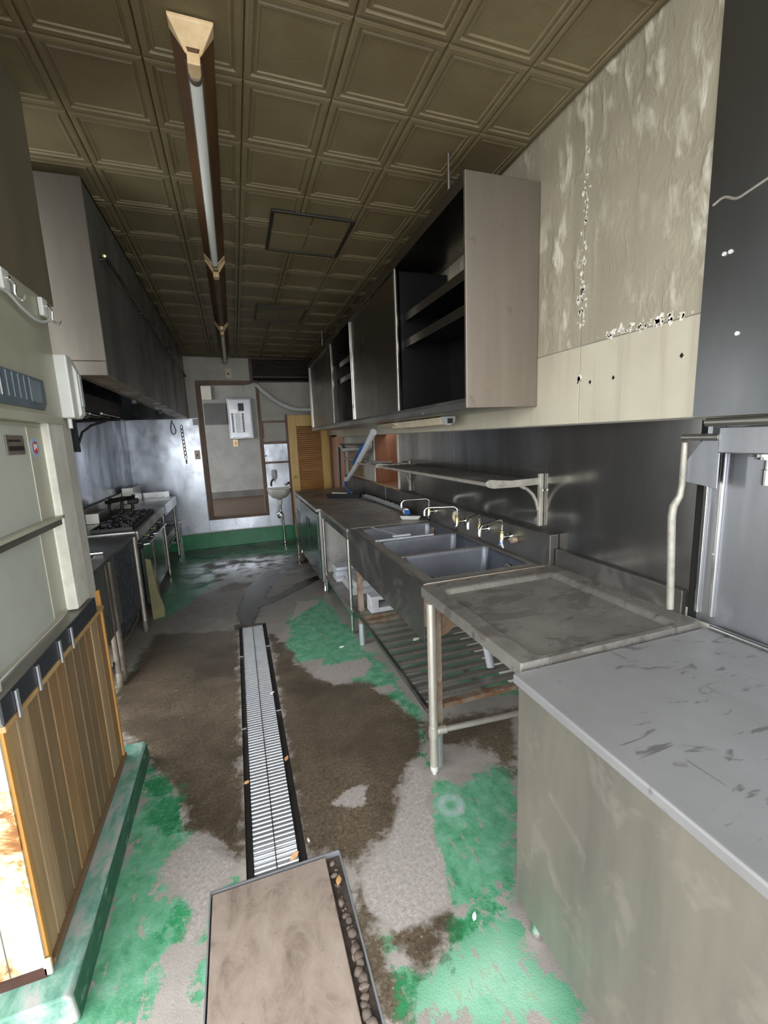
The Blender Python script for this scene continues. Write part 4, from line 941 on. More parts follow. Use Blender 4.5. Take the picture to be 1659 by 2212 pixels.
# ================================================================ EXHAUST HOOD
def hood():
    t = thing('exhaust_hood', 'long sooty steel exhaust hood above the gas range', 'hood', (-0.98, 4.7, 1.9))
    x0, x1, y0, y1, z0, z1 = -1.38, -0.563, 2.60, 6.86, 1.905, 2.80
    MB().box(x1-0.006, x1, y0+0.006, y1, z0, z1).build('front_panel', 'hood_steel', t, bev=0.002)
    MB().box(x0, x1, y0, y0+0.005, z0+0.07, z1).build('end_panel', 'hood_end_steel', t, bev=0.002)
    MB().box(x0, x1, y0-0.004, y0+0.005, z0, z0+0.069).build('end_gutter', 'hood_end_steel', t, bev=0.003)
    MB().box(x0, x1, y0+0.006, y1, z1-0.012, z1-0.001).build('top_panel', 'soot_steel', t)
    MB().box(x0, x0+0.006, y0+0.006, y1, z0+0.2, z1-0.013).build('rear_panel', 'soot_steel', t)
    MB().box(x0, x1, y1+0.001, y1+0.006, z0, z1).build('end_panel', 'soot_steel', t)
    MB().box(x1-0.13, x1-0.007, y0+0.006, y1, z0+0.001, z0+0.008).build('gutter_floor', 'hood_filter', t)
    MB().box(x1-0.136, x1-0.1305, y0+0.006, y1, z0-0.004, z0+0.04).build('gutter_lip', 'steel_apron', t, bev=0.001)
    # baffle filters sloping inside
    for k in range(6):
        a = y0+0.06+k*0.7; MB().hexa([(x1-0.15,a,z0+0.06),(x1-0.16,a,z0+0.05),(x1-0.16,a+0.66,z0+0.05),(x1-0.15,a+0.66,z0+0.06),(x0+0.1,a,z1-0.1),(x0+0.09,a,z1-0.11),(x0+0.09,a+0.66,z1-0.11),(x0+0.1,a+0.66,z1-0.1)]).build('filter', 'soot_steel', t)
    for y in (3.9, 5.2): MB().box(x1-0.15, x1-0.115, y, y+0.03, z0-0.03, z0+0.0).build('gutter_hook', 'black_plastic', t, bev=0.003)
    # rod carried on stand-offs along the front
    xr = x1+0.032
    r = MB().tube([(xr, 2.72, 2.50), (xr, 4.6, 2.485), (xr, 6.70, 2.455)], 0.009, 10).build('front_rod', 'soot_steel', t, smooth=True)
    for y in (2.75, 3.7, 5.2, 6.62):
        MB().cyl((x1, y, 2.497-(y-2.7)*0.0112), (xr, y, 2.497-(y-2.7)*0.0112), 0.008, 8).build('rod_standoff', 'soot_steel', r, smooth=True)
    MB().lathe((xr+0.0, 2.715, 2.50), [(0.004, 0.01), (0.012, 0.006), (0.016, -0.004), (0.012, -0.016), (0.004, -0.02)], 12, 'y').build('rod_knob', 'brass', r, smooth=True)
    return t
hood()

# ================================================================ SINK TABLE ON THE LEFT
def left_table():
    t = thing('range_side_table', 'dark greasy steel table at the left, nearest part of the cooking line', 'table', (-1.1, 3.45, 0.0))
    Z = 0.845; x0, x1, y0, y1 = -1.385, -0.838, 2.80, 4.02
    MB().box(x0, x1, y0, y1, Z-0.02, Z).build('worktop', 'steel_apron', t, bev=0.003)
    MB().box(-1.25, -0.95, 2.9, 3.30, Z+0.0005, Z+0.004).build('dark_basin', 'dark_void', t)
    MB().cyl((-1.2, 3.33, Z+0.010), (-0.9, 3.33, Z+0.010), 0.006, 8).build('towel_bar', 'steel_bright', t, smooth=True)
    MB().box(x1-0.004, x1, y0, 3.32, 0.36, Z-0.021).build('front_apron', 'hood_steel', t, bev=0.002)
    MB().box(x0+0.1, x1-0.02, 3.325, 3.96, 0.22, Z-0.021).build('speckled_box', 'speckled_enamel', t, bev=0.01)
    MB().box(x0+0.05, x1-0.03, 3.06, 3.9, 0.16, 0.18).build('lower_shelf', 'fixture_metal', t)
    for (lx, ly) in ((-0.85, 3.10), (-0.842, 3.18), (-0.848, 3.995), (-1.36, 3.10), (-1.36, 3.995)):
        lg = MB().cyl((lx, ly, 0.03), (lx, ly, Z-0.021), 0.017, 14).build('leg', 'dirty_chrome' if ly > 3.9 else 'fixture_metal', t, smooth=True)
        MB().lathe((lx, ly, 0.0), [(0.020, 0), (0.022, 0.01), (0.022, 0.09), (0.018, 0.095)], 12).build('leg_sleeve', 'fixture_metal', lg, smooth=True)
    return t
left_table()

# ================================================================ GAS RANGE
def gas_range():
    t = thing('gas_range', 'long commercial gas range with charred black grates', 'stove', (-1.1, 5.3, 0.0))
    Z = 0.855; x0, x1, y0, y1 = -1.385, -0.842, 4.05, 6.62
    MB().box(x0, x1, y0, y1, Z-0.025, Z).build('range_top', 'steel', t, bev=0.004)
    MB().box(x1, x1+0.018, y0+0.01, 5.62, Z-0.075, Z-0.001).build('front_rail', 'steel', t, bev=0.004)
    MB().box(x1, x1+0.018, 5.64, y1, Z-0.115, Z-0.001).build('front_rail', 'steel_clean', t, bev=0.004)
    MB().box(x0, x0+0.03, y0, y1, Z+0.0005, Z+0.14).build('rear_upstand', 'steel', t, bev=0.003)
    MB().box(x0+0.032, x1-0.06, y1-0.008, y1, Z+0.0005, Z+0.075).build('end_upstand', 'steel_clean', t)
    MB().box(x0+0.03, x0+0.14, 4.65, 5.0, Z+0.0005, Z+0.10).build('rear_box', 'steel', t, bev=0.004)
    MB().box(x0+0.03, x0+0.16, 6.1, 6.55, Z+0.0005, Z+0.20).build('rear_box', 'steel', t, bev=0.006)
    # cast iron grates
    rnd = random.Random(11)
    for k in range(4):
        a = 4.12 + k*0.27; g = MB()
        g.box(x0+0.20, x1-0.03, a, a+0.022, Z+0.001, Z+0.032).box(x0+0.20, x1-0.03, a+0.238, a+0.26, Z+0.001, Z+0.032)
        g.box(x0+0.20, x0+0.222, a+0.022, a+0.238, Z+0.001, Z+0.032).box(x1-0.052, x1-0.03, a+0.022, a+0.238, Z+0.001, Z+0.032)
        for c in range(5):
            xx = x0+0.25+c*0.055; g.box(xx, xx+0.014, a+0.022, a+0.09, Z+0.012, Z+0.034+0.012*rnd.random()).box(xx, xx+0.014, a+0.17, a+0.238, Z+0.012, Z+0.034+0.012*rnd.random())
        gr = g.build('grate', 'cast_iron', t, bev=0.003)
        MB().lathe((x0+0.36, a+0.13, Z+0.001), [(0.075, 0), (0.075, 0.012), (0.06, 0.02), (0.055, 0.012), (0.03, 0.012), (0.028, 0.024), (0.01, 0.026)], 18).build('burner', 'cast_iron', gr, smooth=True)
        MB().box(x0+0.225, x1-0.055, a+0.025, a+0.235, Z+0.0005, Z+0.001).build('spill_tray', 'dark_void', gr)
    m = MB()
    for k in range(60):
        cx, cy, s = x0+0.22+rnd.random()*0.26, 4.14+rnd.random()*1.03, 0.008+0.016*rnd.random()
        m.hexa([(cx-s,cy-s,Z+0.03),(cx+s,cy-s*0.7,Z+0.03),(cx+s*0.8,cy+s,Z+0.03),(cx-s*0.9,cy+s,Z+0.03),(cx-s*0.5,cy-s*0.5,Z+0.03+s),(cx+s*0.6,cy-s*0.4,Z+0.03+s),(cx+s*0.4,cy+s*0.6,Z+0.03+s),(cx-s*0.5,cy+s*0.5,Z+0.03+s)])
    c = m.build('char_crust', 'cast_iron', t); c['kind'] = 'stuff'
    # body, oven doors and legs
    MB().box(x0+0.02, x1-0.06, y0+0.02, 5.62, 0.12, Z-0.026).build('body', 'soot_steel', t)
    for (a, b) in ((4.42, 4.86), (4.93, 5.60)):
        d = MB().box(x1-0.058, x1-0.03, a, b, 0.10, 0.63).build('oven_door', 'oven_door', t, bev=0.004)
        MB().tube([(x1-0.03, a+0.04, 0.655), (x1+0.01, a+0.05, 0.655), (x1+0.01, b-0.05, 0.655), (x1-0.03, b-0.04, 0.655)], 0.010, 8).build('door_handle', 'steel_bright', d, smooth=True)
    MB().box(x1-0.062, x1-0.025, 4.868, 4.922, 0.02, 0.62).build('door_post', 'rusty_steel', t, bev=0.003)
    for k in range(4):
        yy = 4.25+k*0.36
        kn = MB().lathe((x1-0.058, yy, 0.715), [(0.020, 0), (0.020, 0.014), (0.012, 0.018), (0.010, 0.045)], 12, 'x').build('gas_valve', 'brass', t, smooth=True)
        MB().box(x1-0.014, x1-0.004, yy-0.018, yy+0.018, 0.710, 0.720).build('valve_lever', 'steel_bright', kn)
    MB().cyl((x1-0.045, 4.1, 0.735), (x1-0.045, 6.55, 0.735), 0.010, 10).build('gas_pipe', 'dirty_chrome', t, smooth=True)
    MB().box(x0+0.04, x1-0.03, 5.66, y1-0.02, 0.30, 0.325).build('end_shelf', 'steel', t, bev=0.003)
    MB().box(x1-0.075, x1-0.02, 5.66, 6.4, 0.36, 0.46).build('lower_drawer', 'steel_counter', t, bev=0.004)
    for (lx, ly) in ((-0.86, 4.075), (-0.862, 5.63), (-0.862, 6.58), (-1.36, 4.08), (-1.36, 6.58)):
        lg = MB().cyl((lx, ly, 0.03), (lx, ly, Z-0.026), 0.014, 12).build('leg', 'dirty_chrome', t, smooth=True)
        MB().lathe((lx, ly, 0.0), [(0.009, 0), (0.013, 0.008), (0.0145, 0.032)], 12).build('foot', 'steel_clean', lg, smooth=True)
    return t
gas_range()
def gas_tap():
    t = thing('gas_burner_tap', 'blackened cast tap assembly on the back of the range', 'tap', (-1.25, 5.35, 0.856))
    MB().box(-1.32, -1.12, 5.22, 5.50, 0.8575, 0.875).build('base_plate', 'cast_iron', t, bev=0.004)
    MB().tube([(-1.31, 5.2, 0.99), (-1.22, 5.3, 1.0), (-1.10, 5.45, 1.0)], [0.02, 0.026, 0.02], 10).build('manifold', 'cast_iron', t, smooth=True)
    for (x, y) in ((-1.30, 5.25), (-1.20, 5.33), (-1.12, 5.44)):
        MB().tube([(x, y, 0.875), (x, y, 0.93), (x+0.02, y+0.01, 1.03)], [0.02, 0.014, 0.018], 10).build('riser', 'cast_iron', t, smooth=True)
    MB().box(-1.16, -1.06, 5.40, 5.5, 0.93, 0.985).build('valve_block', 'cast_iron', t, bev=0.01)
gas_tap()
o = MB().prism([(-0.835, 4.24, 0.03), (-0.745, 4.28, 0.03), (-0.738, 4.285, 0.12), (-0.772, 4.28, 0.26), (-0.800, 4.27, 0.58), (-0.838, 4.25, 0.60), (-0.836, 4.24, 0.28)], (0.004, 0.014, 0)).build('leaning_paddle', 'khaki_cloth', None, at=(-0.815, 4.25, 0.0), bev=0.004)
o.location.z -= 0.029
tag(o, 'khaki flat paddle leaning against the front of the range', 'paddle')
def low_stand():
    t = thing('low_stand', 'low dented steel stand in the corner by the green step', 'stand', (-1.08, 6.83, 0.0))
    MB().box(-1.3, -0.835, 6.70, 6.93, 0.44, 0.46).build('top', 'steel_clean', t, bev=0.003)
    MB().box(-1.28, -0.845, 6.71, 6.92, 0.18, 0.195).build('lower_shelf', 'steel', t)
    MB().box(-0.86, -0.838, 6.74, 6.90, 0.27, 0.38).build('dark_box', 'black_plastic', t, bev=0.006)
    for (x, y) in ((-0.85, 6.72), (-0.85, 6.91), (-1.28, 6.72), (-1.28, 6.91)): MB().box(x-0.01, x+0.01, y-0.01, y+0.01, 0.0, 0.44).build('leg', 'steel_clean', t)
low_stand()

# ================================================================ WALL PIPE RACK ON THE LEFT WALL
def left_rack():
    t = thing('wall_pipe_rack', 'black pipe rack on a curved bracket, left wall under the hood', 'shelf', (-1.38, 5.4, 1.52))
    y = 4.85
    MB().box(-1.394, -1.365, y-0.012, y+0.012, 1.52, 1.84).build('bracket_post', 'cast_iron', t)
    MB().tube([(-1.37, y, 1.80), (-1.0, y, 1.81)], 0.012, 8).build('bracket_arm', 'cast_iron', t, smooth=True)
    MB().tube([(-1.37, y, 1.60), (-1.33, y, 1.70), (-1.25, y, 1.76), (-1.12, y, 1.80)], 0.011, 8).build('bracket_brace', 'cast_iron', t, smooth=True)
    for k in range(5):
        xx = -1.36+k*0.085
        MB().cyl((xx, 4.3, 1.832), (xx, 4.92, 1.832), 0.010, 8).build('rail', 'steel_apron', t, smooth=True)
    MB().tube([(-1.36, 4.93, 1.832), (-1.02, 4.93, 1.832)], 0.013, 8).build('end_bar', 'cast_iron', t, smooth=True)
    MB().cyl((-1.385, 4.3, 1.905), (-1.385, 6.95, 1.905), 0.012, 10).build('wall_rail', 'steel', t, smooth=True)
left_rack()

# ================================================================ ON THE PARTITION
def switch_box():
    t = thing('switch_box', 'white plastic switch box mounted on the partition post', 'switch', (-0.60, 2.13, 1.67))
    MB().box(-0.64, -0.588, 2.085, 2.145, 1.672, 1.915).build('case', 'white_plastic', t, bev=0.006)
    MB().prism([(-0.64, 2.146, 1.672), (-0.592, 2.146, 1.672), (-0.578, 2.146, 1.69), (-0.578, 2.146, 1.86), (-0.60, 2.146, 1.915), (-0.64, 2.146, 1.915)], (0, 0.05, 0)).build('cover', 'white_plastic', t, bev=0.005)
    MB().box(-0.5775, -0.572, 2.155, 2.185, 1.72, 1.85).build('rocker', 'grey_plastic', t, bev=0.003)
    MB().cyl((-0.615, 2.11, 1.632), (-0.615, 2.11, 1.671), 0.008, 10).build('cable_gland', 'white_plastic', t)
switch_box()
def cable_hook(y, label):
    t = thing('cable_hook', label, 'hook', (-0.62, y, 2.05), 'white hooks on the cream head panel')
    MB().box(-0.6285, -0.612, y-0.028, y+0.022, 2.035, 2.10).build('plate', 'white_plastic', t, bev=0.004)
    MB().tube(spline([(-0.611, y+0.004, 2.08), (-0.598, y+0.006, 2.06), (-0.600, y+0.008, 2.03), (-0.585, y+0.014, 2.016), (-0.578, y+0.018, 2.03)], 5), 0.0045, 8).build('hook', 'chrome', t, smooth=True)
    MB().lathe((-0.6115, y+0.004, 2.075), [(0.008, 0), (0.008, 0.006), (0.004, 0.008)], 12, 'x').build('screw', 'chrome', t, smooth=True)
cable_hook(1.735, 'white hook nearer the left edge holding the loose cable')
cable_hook(2.035, 'white hook beside the hood holding the end of the loose cable')
o = MB().tube(spline([(-0.606, 1.3, 2.03), (-0.606, 1.55, 2.015), (-0.606, 1.70, 2.024), (-0.606, 1.80, 2.004), (-0.606, 1.92, 1.995), (-0.606, 2.04, 2.024)], 6), 0.0048, 8).build('loose_cable', 'hose_grey', None, at=(-0.606, 1.7, 2.0), smooth=True)
tag(o, 'thin pale cable strung through the two white hooks', 'cable')
for y, lb in ((1.335, 'small white clip on the dark sill edge, nearest the camera'), (1.47, 'second white clip along the dark sill edge'), (1.645, 'third white clip along the dark sill edge'), (1.755, 'small white clip on the sill edge closest to the white post')):
    o = MB().prism([(XP+0.0205, y-0.007, 0.85), (XP+0.0205, y+0.007, 0.85), (XP+0.0205, y+0.007, 0.927), (XP+0.0205, y-0.007, 0.927)], (0.005, 0, 0)).build('sill_clip', 'aluminium', None, at=(XP+0.023, y, 0.85), bev=0.001)
    tag(o, lb, 'clip', 'white clips on the sill edge')

# ================================================================ BACK WALL OBJECTS
def breaker_panel():
    t = thing('breaker_panel', 'grey steel breaker panel with two columns of breakers, room behind', 'electrical panel', (0.17, 9.55, 1.66))
    yb = 9.598; x0, x1, z0, z1 = -0.055, 0.40, 1.62, 2.42
    MB().box(x0, x1, yb-0.09, yb, z0, z1).build('box', 'steel_panel_grey', t, bev=0.006)
    MB().box(x0+0.03, x1-0.03, yb-0.10, yb-0.0905, z0+0.03, z1-0.03).build('face_plate', 'aluminium', t, bev=0.004)
    br = MB().box(x0+0.06, x0+0.095, yb-0.108, yb-0.1005, 1.75, 1.778).build('breaker', 'black_plastic', t)
    for r in range(10):
        for c in range(2):
            if r == 0 and c == 0: continue
            dup_part(br, t, (c*0.20, 0, r*0.038))
    MB().box(x0+0.13, x0+0.22, yb-0.104, yb-0.1005, 1.74, 2.12).build('label_strip', 'grey_plastic', t)
    MB().box(x0+0.06, x0+0.12, yb-0.106, yb-0.1005, 2.26, 2.31).build('switch_plate', 'white_plastic', t)
    MB().box(x0+0.20, x0+0.31, yb-0.115, yb-0.1005, 2.17, 2.32).build('main_breaker', 'black_plastic', t, bev=0.004)
    MB().box(x0+0.05, x0+0.18, yb-0.104, yb-0.1005, 2.14, 2.20).build('rating_label', 'sticker_white', t)
breaker_panel()
def plate(name, x, y, z, w, h, label, mat='cream_plastic', dot='red_print'):
    t = thing(name, label, 'switch', (x, y, z))
    MB().box(x-w/2, x+w/2, y-0.010, y-0.0005, z-h/2, z+h/2).build('plate', mat, t, bev=0.002)
    MB().box(x-0.012, x+0.012, y-0.013, y-0.0105, z-0.02, z+0.012).build('button', dot, t, bev=0.002)
plate('wall_switch', 0.016, YB, 2.54, 0.075, 0.13, 'cream switch plate above the doorway', dot='dark_red_wood')
plate('wall_switch', -0.515, YB-0.006, 1.395, 0.075, 0.13, 'cream switch plate on the steel sheet left of the doorway')
plate('wall_switch', 0.04, 9.6, 1.70-0.16, 0.10, 0.15, 'yellowed switch plate under the breaker panel', 'yellowed_plastic', 'brown_wood')
plate('cover_plate', -0.495, YB-0.006, 1.865, 0.07, 0.09, 'small grey cover plate at the top corner of the steel sheet', 'grey_plastic', 'grey_plastic')

def transom():
    t = thing('louvred_vent', 'dark wooden louvred vent high on the back wall', 'vent', (0.85, YB, 2.41))
    x0, x1, z0, z1 = 0.31, 1.38, 2.415, 2.765
    MB().box(x0, x1, YB-0.016, YB-0.0005, z0, z1).build('backing', 'dark_void', t)
    MB().box(x0, x0+0.04, YB-0.05, YB-0.017, z0, z1).box(x0+0.04, x1, YB-0.05, YB-0.017, z1-0.03, z1).box(x0+0.04, x1, YB-0.05, YB-0.017, z0+0.06, z0+0.085).box(x0+0.04, x1, YB-0.05, YB-0.017, z0, z0+0.015).build('frame', 'dark_red_wood', t, bev=0.002)
    for k in range(10): MB().hexa([(x0+0.04, YB-0.045, z0+0.098+k*0.022), (x1, YB-0.045, z0+0.098+k*0.022), (x1, YB-0.018, z0+0.108+k*0.022), (x0+0.04, YB-0.018, z0+0.108+k*0.022), (x0+0.04, YB-0.045, z0+0.104+k*0.022), (x1, YB-0.045, z0+0.104+k*0.022), (x1, YB-0.018, z0+0.114+k*0.022), (x0+0.04, YB-0.018, z0+0.114+k*0.022)]).build('slat', 'dark_red_wood', t)
transom()
def wall_rungs():
    t = thing('wall_rail_frame', 'wooden rails on the wall between doorway and louvre door', 'rail frame', (0.6, YB, 1.2))
    for z in (1.838, 1.528, 1.224): MB().box(0.43, 0.775, YB-0.034, YB-0.0065, z-0.014, z+0.014).build('rail', 'rung_wood', t, bev=0.002)
    MB().box(0.428, 0.446, YB-0.0335, YB-0.0065, 1.60, 1.823).build('stile', 'rung_wood', t)
    MB().lathe((0.447, YB-0.02, 1.33), [(0.012, 0), (0.012, -0.02)], 10, 'y').build('peg', 'black_plastic', t)
wall_rungs()
def louvre_door():
    o = MB().box(0.80, 0.925, YB-0.085, YB-0.05, 0.03, 1.925).box(1.30, 1.475, YB-0.085, YB-0.05, 0.03, 1.925).box(0.925, 1.30, YB-0.085, YB-0.05, 1.755, 1.925).box(0.925, 1.30, YB-0.085, YB-0.05, 0.03, 0.20).build('door_2', 'door_yellow', bev=0.004); struct(o)
    MB().box(0.925, 1.30, YB-0.056, YB-0.051, 0.20, 1.755).build('louvre_backing', 'brown_wood', o)
    n = 50
    for k in range(n):
        z = 0.205 + k*(1.545/n)
        MB().hexa([(0.926, YB-0.086, z), (1.299, YB-0.086, z), (1.299, YB-0.060, z+0.016), (0.926, YB-0.060, z+0.016), (0.926, YB-0.086, z+0.006), (1.299, YB-0.086, z+0.006), (1.299, YB-0.060, z+0.022), (0.926, YB-0.060, z+0.022)]).build('louvre_slat', 'louver_wood', o)
    h = MB().lathe((0.862, YB-0.086, 0.985), [(0.010, 0), (0.010, 0.02), (0.020, 0.03), (0.022, 0.045), (0.012, 0.055)], 14, 'y')
    h.v = [(x, 2*(YB-0.086)-y, z) for (x, y, z) in h.v]; h.build('door_knob', 'brass', o, smooth=True)
    MB().box(0.778, 0.7985, YB-0.075, YB-0.0065, 0.24, 1.94).build('door_jamb', 'brown_wood', o)
louvre_door()

def wash_basin():
    t = thing('wash_basin', 'small white ceramic hand basin on the back wall', 'sink', (0.60, YB-0.16, 0.0))
    # half-oval bowl
    def ring(rx, ry, z, n=20): return [(0.60+rx*math.cos(a), YB-0.007-ry*math.sin(a), z) for a in [math.pi*k/n for k in range(n+1)]]
    L = [ring(0.04, 0.06, 0.655), ring(0.11, 0.15, 0.68), ring(0.165, 0.25, 0.74), ring(0.18, 0.30, 0.80), ring(0.18, 0.30, 0.825), ring(0.168, 0.285, 0.825), ring(0.14, 0.23, 0.77), ring(0.05, 0.10, 0.75)]
    N = len(L[0]); vs = [v for r in L for v in r]; fs = []
    for i in range(len(L)-1):
        for k in range(N-1): fs.append((i*N+k, i*N+k+1, (i+1)*N+k+1, (i+1)*N+k))
    fs.append(tuple(range((len(L)-1)*N, len(L)*N))); fs.append(tuple(range(N))[::-1])
    for i in range(len(L)-1): fs.append((i*N, (i+1)*N, (i+1)*N+N-1, i*N+N-1)) if i < 3 else None
    MB().add(vs, fs).build('bowl', 'ceramic', t, smooth=True)
    MB().box(0.42, 0.78, YB-0.09, YB-0.0065, 0.80, 0.845).build('back_ledge', 'ceramic', t, bev=0.012, seg=3)
    MB().box(0.585, 0.625, YB-0.2905, YB-0.288, 0.790, 0.802).build('overflow_slot', 'black_plastic', t)
    MB().lathe((0.59, YB-0.16, 0.585), [(0.028, 0), (0.032, 0.02), (0.036, 0.075)], 14).build('waste_collar', 'ceramic', t, smooth=True)
    trap = MB().tube(spline([(0.59, YB-0.16, 0.60), (0.59, YB-0.16, 0.50), (0.585, YB-0.17, 0.42), (0.56, YB-0.19, 0.39), (0.545, YB-0.2, 0.44), (0.575, YB-0.2, 0.47), (0.605, YB-0.195, 0.44), (0.61, YB-0.19, 0.36), (0.612, YB-0.185, 0.2), (0.615, YB-0.18, 0.02)], 6), 0.016, 12).build('trap_pipe', 'chrome', t, smooth=True)
    MB().lathe((0.615, YB-0.18, 0.0), [(0.03, 0), (0.028, 0.008), (0.017, 0.016)], 14).build('floor_flange', 'chrome', trap, smooth=True)
    tap = MB().tube(spline([(0.755, YB-0.05, 0.846), (0.755, YB-0.05, 0.885), (0.735, YB-0.09, 0.895), (0.70, YB-0.13, 0.875)], 5), [0.012]*16, 10).build('tap', 'chrome', t, smooth=True)
    MB().box(0.735, 0.775, YB-0.065, YB-0.035, 0.897, 0.912).build('tap_lever', 'black_plastic', tap, bev=0.004)
wash_basin()
def soap():
    t = thing('soap_dispenser', 'upside down grey soap bottle on a curved arm above the basin', 'soap dispenser', (0.50, YB-0.06, 0.846))
    MB().tube(spline([(0.492, YB-0.06, 0.862), (0.488, YB-0.06, 0.90), (0.505, YB-0.07, 0.95), (0.545, YB-0.075, 0.975)], 6), 0.013, 10).build('arm', 'dark_rubber', t, smooth=True)
    MB().lathe((0.548, YB-0.075, 0.955), [(0.006, -0.03), (0.008, 0.0), (0.018, 0.01), (0.036, 0.035), (0.040, 0.06), (0.040, 0.14), (0.034, 0.155), (0.010, 0.16)], 18).build('bottle', 'grey_plastic', t, smooth=True)
soap()

# conduit sagging from the doorway to the wall cabinet
t = thing('flexible_conduit', 'pale grey flexible conduit sagging across the back wall', 'conduit', (0.8, YB-0.1, 2.0))
MB().tube(spline([(0.33, YB-0.03, 2.378), (0.40, YB-0.06, 2.37), (0.52, YB-0.10, 2.25), (0.70, YB-0.14, 2.10), (0.90, YB-0.2, 2.01), (1.15, YB-0.35, 1.985)], 8), 0.029, 12).build('conduit', 'hose_grey', t, smooth=True)
MB().tube([(0.33, YB-0.026, 2.375), (0.25, YB-0.028, 2.36), (0.195, YB-0.03, 2.35), (0.19, YB-0.03, 2.28)], [0.018, 0.018, 0.017, 0.012], 10).build('conduit_end', 'white_plastic', t, smooth=True)
# chain and wire loop on the steel sheet
t = thing('hanging_chain', 'bright chain hanging on the steel sheet below the hood end', 'chain', (-0.68, YB-0.02, 1.33))
ln = MB().tube([(-0.70, YB-0.02, 1.81), (-0.685, YB-0.02, 1.83), (-0.672, YB-0.02, 1.81), (-0.672, YB-0.02, 1.775), (-0.685, YB-0.02, 1.757), (-0.70, YB-0.02, 1.775), (-0.70, YB-0.02, 1.81)], 0.0055, 6).build('link', 'steel_bright', t, smooth=True)
for k in range(1, 9): dup_part(ln, t, (k*0.0015, 0, -0.052*k))
MB().box(-0.682, -0.662, YB-0.026, YB-0.016, 1.275, 1.335).build('pull_tag', 'fixture_metal', t, bev=0.003)
o = MB().tube(spline([(-0.80, YB-0.025, 1.90), (-0.825, YB-0.025, 1.80), (-0.82, YB-0.025, 1.72), (-0.79, YB-0.025, 1.70), (-0.765, YB-0.025, 1.74), (-0.775, YB-0.025, 1.80), (-0.80, YB-0.025, 1.87)], 6), 0.005, 8).build('wire_loop', 'black_plastic', None, at=(-0.8, YB-0.025, 1.7), smooth=True)
tag(o, 'thin black wire loop hanging beside the chain', 'wire')

# ================================================================ PIPES AND THINGS OVER THE COLD TABLE
t = thing('wrapped_pipe', 'white wrapped pipe bundle slanting down by the wall opening', 'pipe', (1.40, 5.3, 0.95))
MB().tube(spline([(1.36, 4.35, 1.60), (1.36, 4.70, 1.42), (1.36, 5.27, 1.15), (1.36, 5.62, 1.01)], 6), [0.036]*3+[0.032]*6+[0.029]*6+[0.027]*4, 12).build('wrapping', 'pipe_wrap', t, smooth=True)
MB().tube(spline([(1.335, 4.60, 1.49), (1.316, 4.85, 1.365), (1.322, 5.1, 1.25)], 6), 0.014, 8).build('blue_tube', 'blue_plastic', t, smooth=True)
MB().tube(spline([(1.36, 5.63, 1.0), (1.35, 5.67, 0.95), (1.33, 5.50, 0.905), (1.31, 5.22, 0.889)], 6), 0.016, 10).build('blue_hose', 'blue_plastic', t, smooth=True)
MB().lathe((1.36, 5.60, 1.0), [(0.036, 0.0), (0.037, 0.03), (0.031, 0.05)], 14).build('tape_band', 'white_plastic', t, smooth=True)
t = thing('grey_drain_hose', 'grey hose looping behind the slanting white pipe', 'hose', (1.40, 5.6, 1.36))
MB().tube(spline([(1.45, 6.25, 1.45), (1.44, 6.08, 1.39), (1.455, 5.75, 1.40), (1.455, 5.4, 1.41), (1.455, 5.05, 1.40), (1.46, 4.84, 1.44), (1.46, 4.82, 1.55)], 7), 0.026, 12).build('hose', 'hose_grey', t, smooth=True)
MB().box(1.43, 1.495, 5.2, 6.24, 1.455, 1.47).build('support_bar', 'dark_red_wood', t)
o = MB().tube([(1.385, 6.10, 1.42), (1.37, 6.06, 1.15), (1.365, 6.055, 0.875)], 0.020, 8).build('black_strap', 'black_plastic', None, at=(1.375, 6.045, 0.875)); tag(o, 'black strap hanging beside the pink wooden post', 'strap')
o = MB().tube([(1.455, 4.40, 1.283), (1.46, 5.0, 1.272), (1.465, 6.2, 1.262)], [0.012, 0.012, 0.010], 10).build('thin_rail', 'aluminium', None, at=(1.44, 5.0, 1.26), smooth=True); tag(o, 'thin grey pipe running on beyond the pipe shelf', 'pipe')
t = thing('flat_tray', 'flat black tray lying on the cold table', 'tray', (1.17, 4.92, 0.869))
MB().hexa([(0.985, 5.08, 0.869), (1.30, 4.83, 0.869), (1.40, 4.92, 0.869), (1.06, 5.19, 0.869), (0.975, 5.085, 0.905), (1.305, 4.822, 0.905), (1.41, 4.925, 0.905), (1.055, 5.20, 0.905)]).build('tray_body', 'black_plastic', t, bev=0.004)
MB().hexa([(1.055, 5.15, 0.9055), (1.20, 5.035, 0.9055), (1.22, 5.05, 0.9055), (1.075, 5.17, 0.9055), (1.055, 5.15, 0.914), (1.20, 5.035, 0.914), (1.22, 5.05, 0.914), (1.075, 5.17, 0.914)]).build('white_strip', 'white_plastic', t)
t = thing('foil_wrapped_hose', 'silvery wrapped hose lying along the back of the counter', 'hose', (1.38, 4.1, 0.869))
pts = spline([(1.33, 4.66, 0.905), (1.36, 4.45, 0.902), (1.375, 4.2, 0.898), (1.385, 3.9, 0.899), (1.38, 3.65, 0.90), (1.36, 3.46, 0.905)], 8)
MB().tube(pts, [0.022+0.004*math.sin(i*1.7) for i in range(len(pts))], 12).build('sleeve', 'aluminium', t, smooth=True)
MB().cyl((1.36, 3.50, 0.906), (1.345, 3.46, 0.908), 0.028, 12).build('coupling', 'steel', t, smooth=True)
MB().box(1.325, 1.365, 3.425, 3.465, 0.888, 0.925).build('blue_plug', 'blue_plastic', t, bev=0.004)
MB().lathe((1.33, 4.72, 0.897), [(0.024, 0.0), (0.026, -0.05), (0.02, -0.06)], 12, 'y').build('chrome_nut', 'chrome', t, smooth=True)
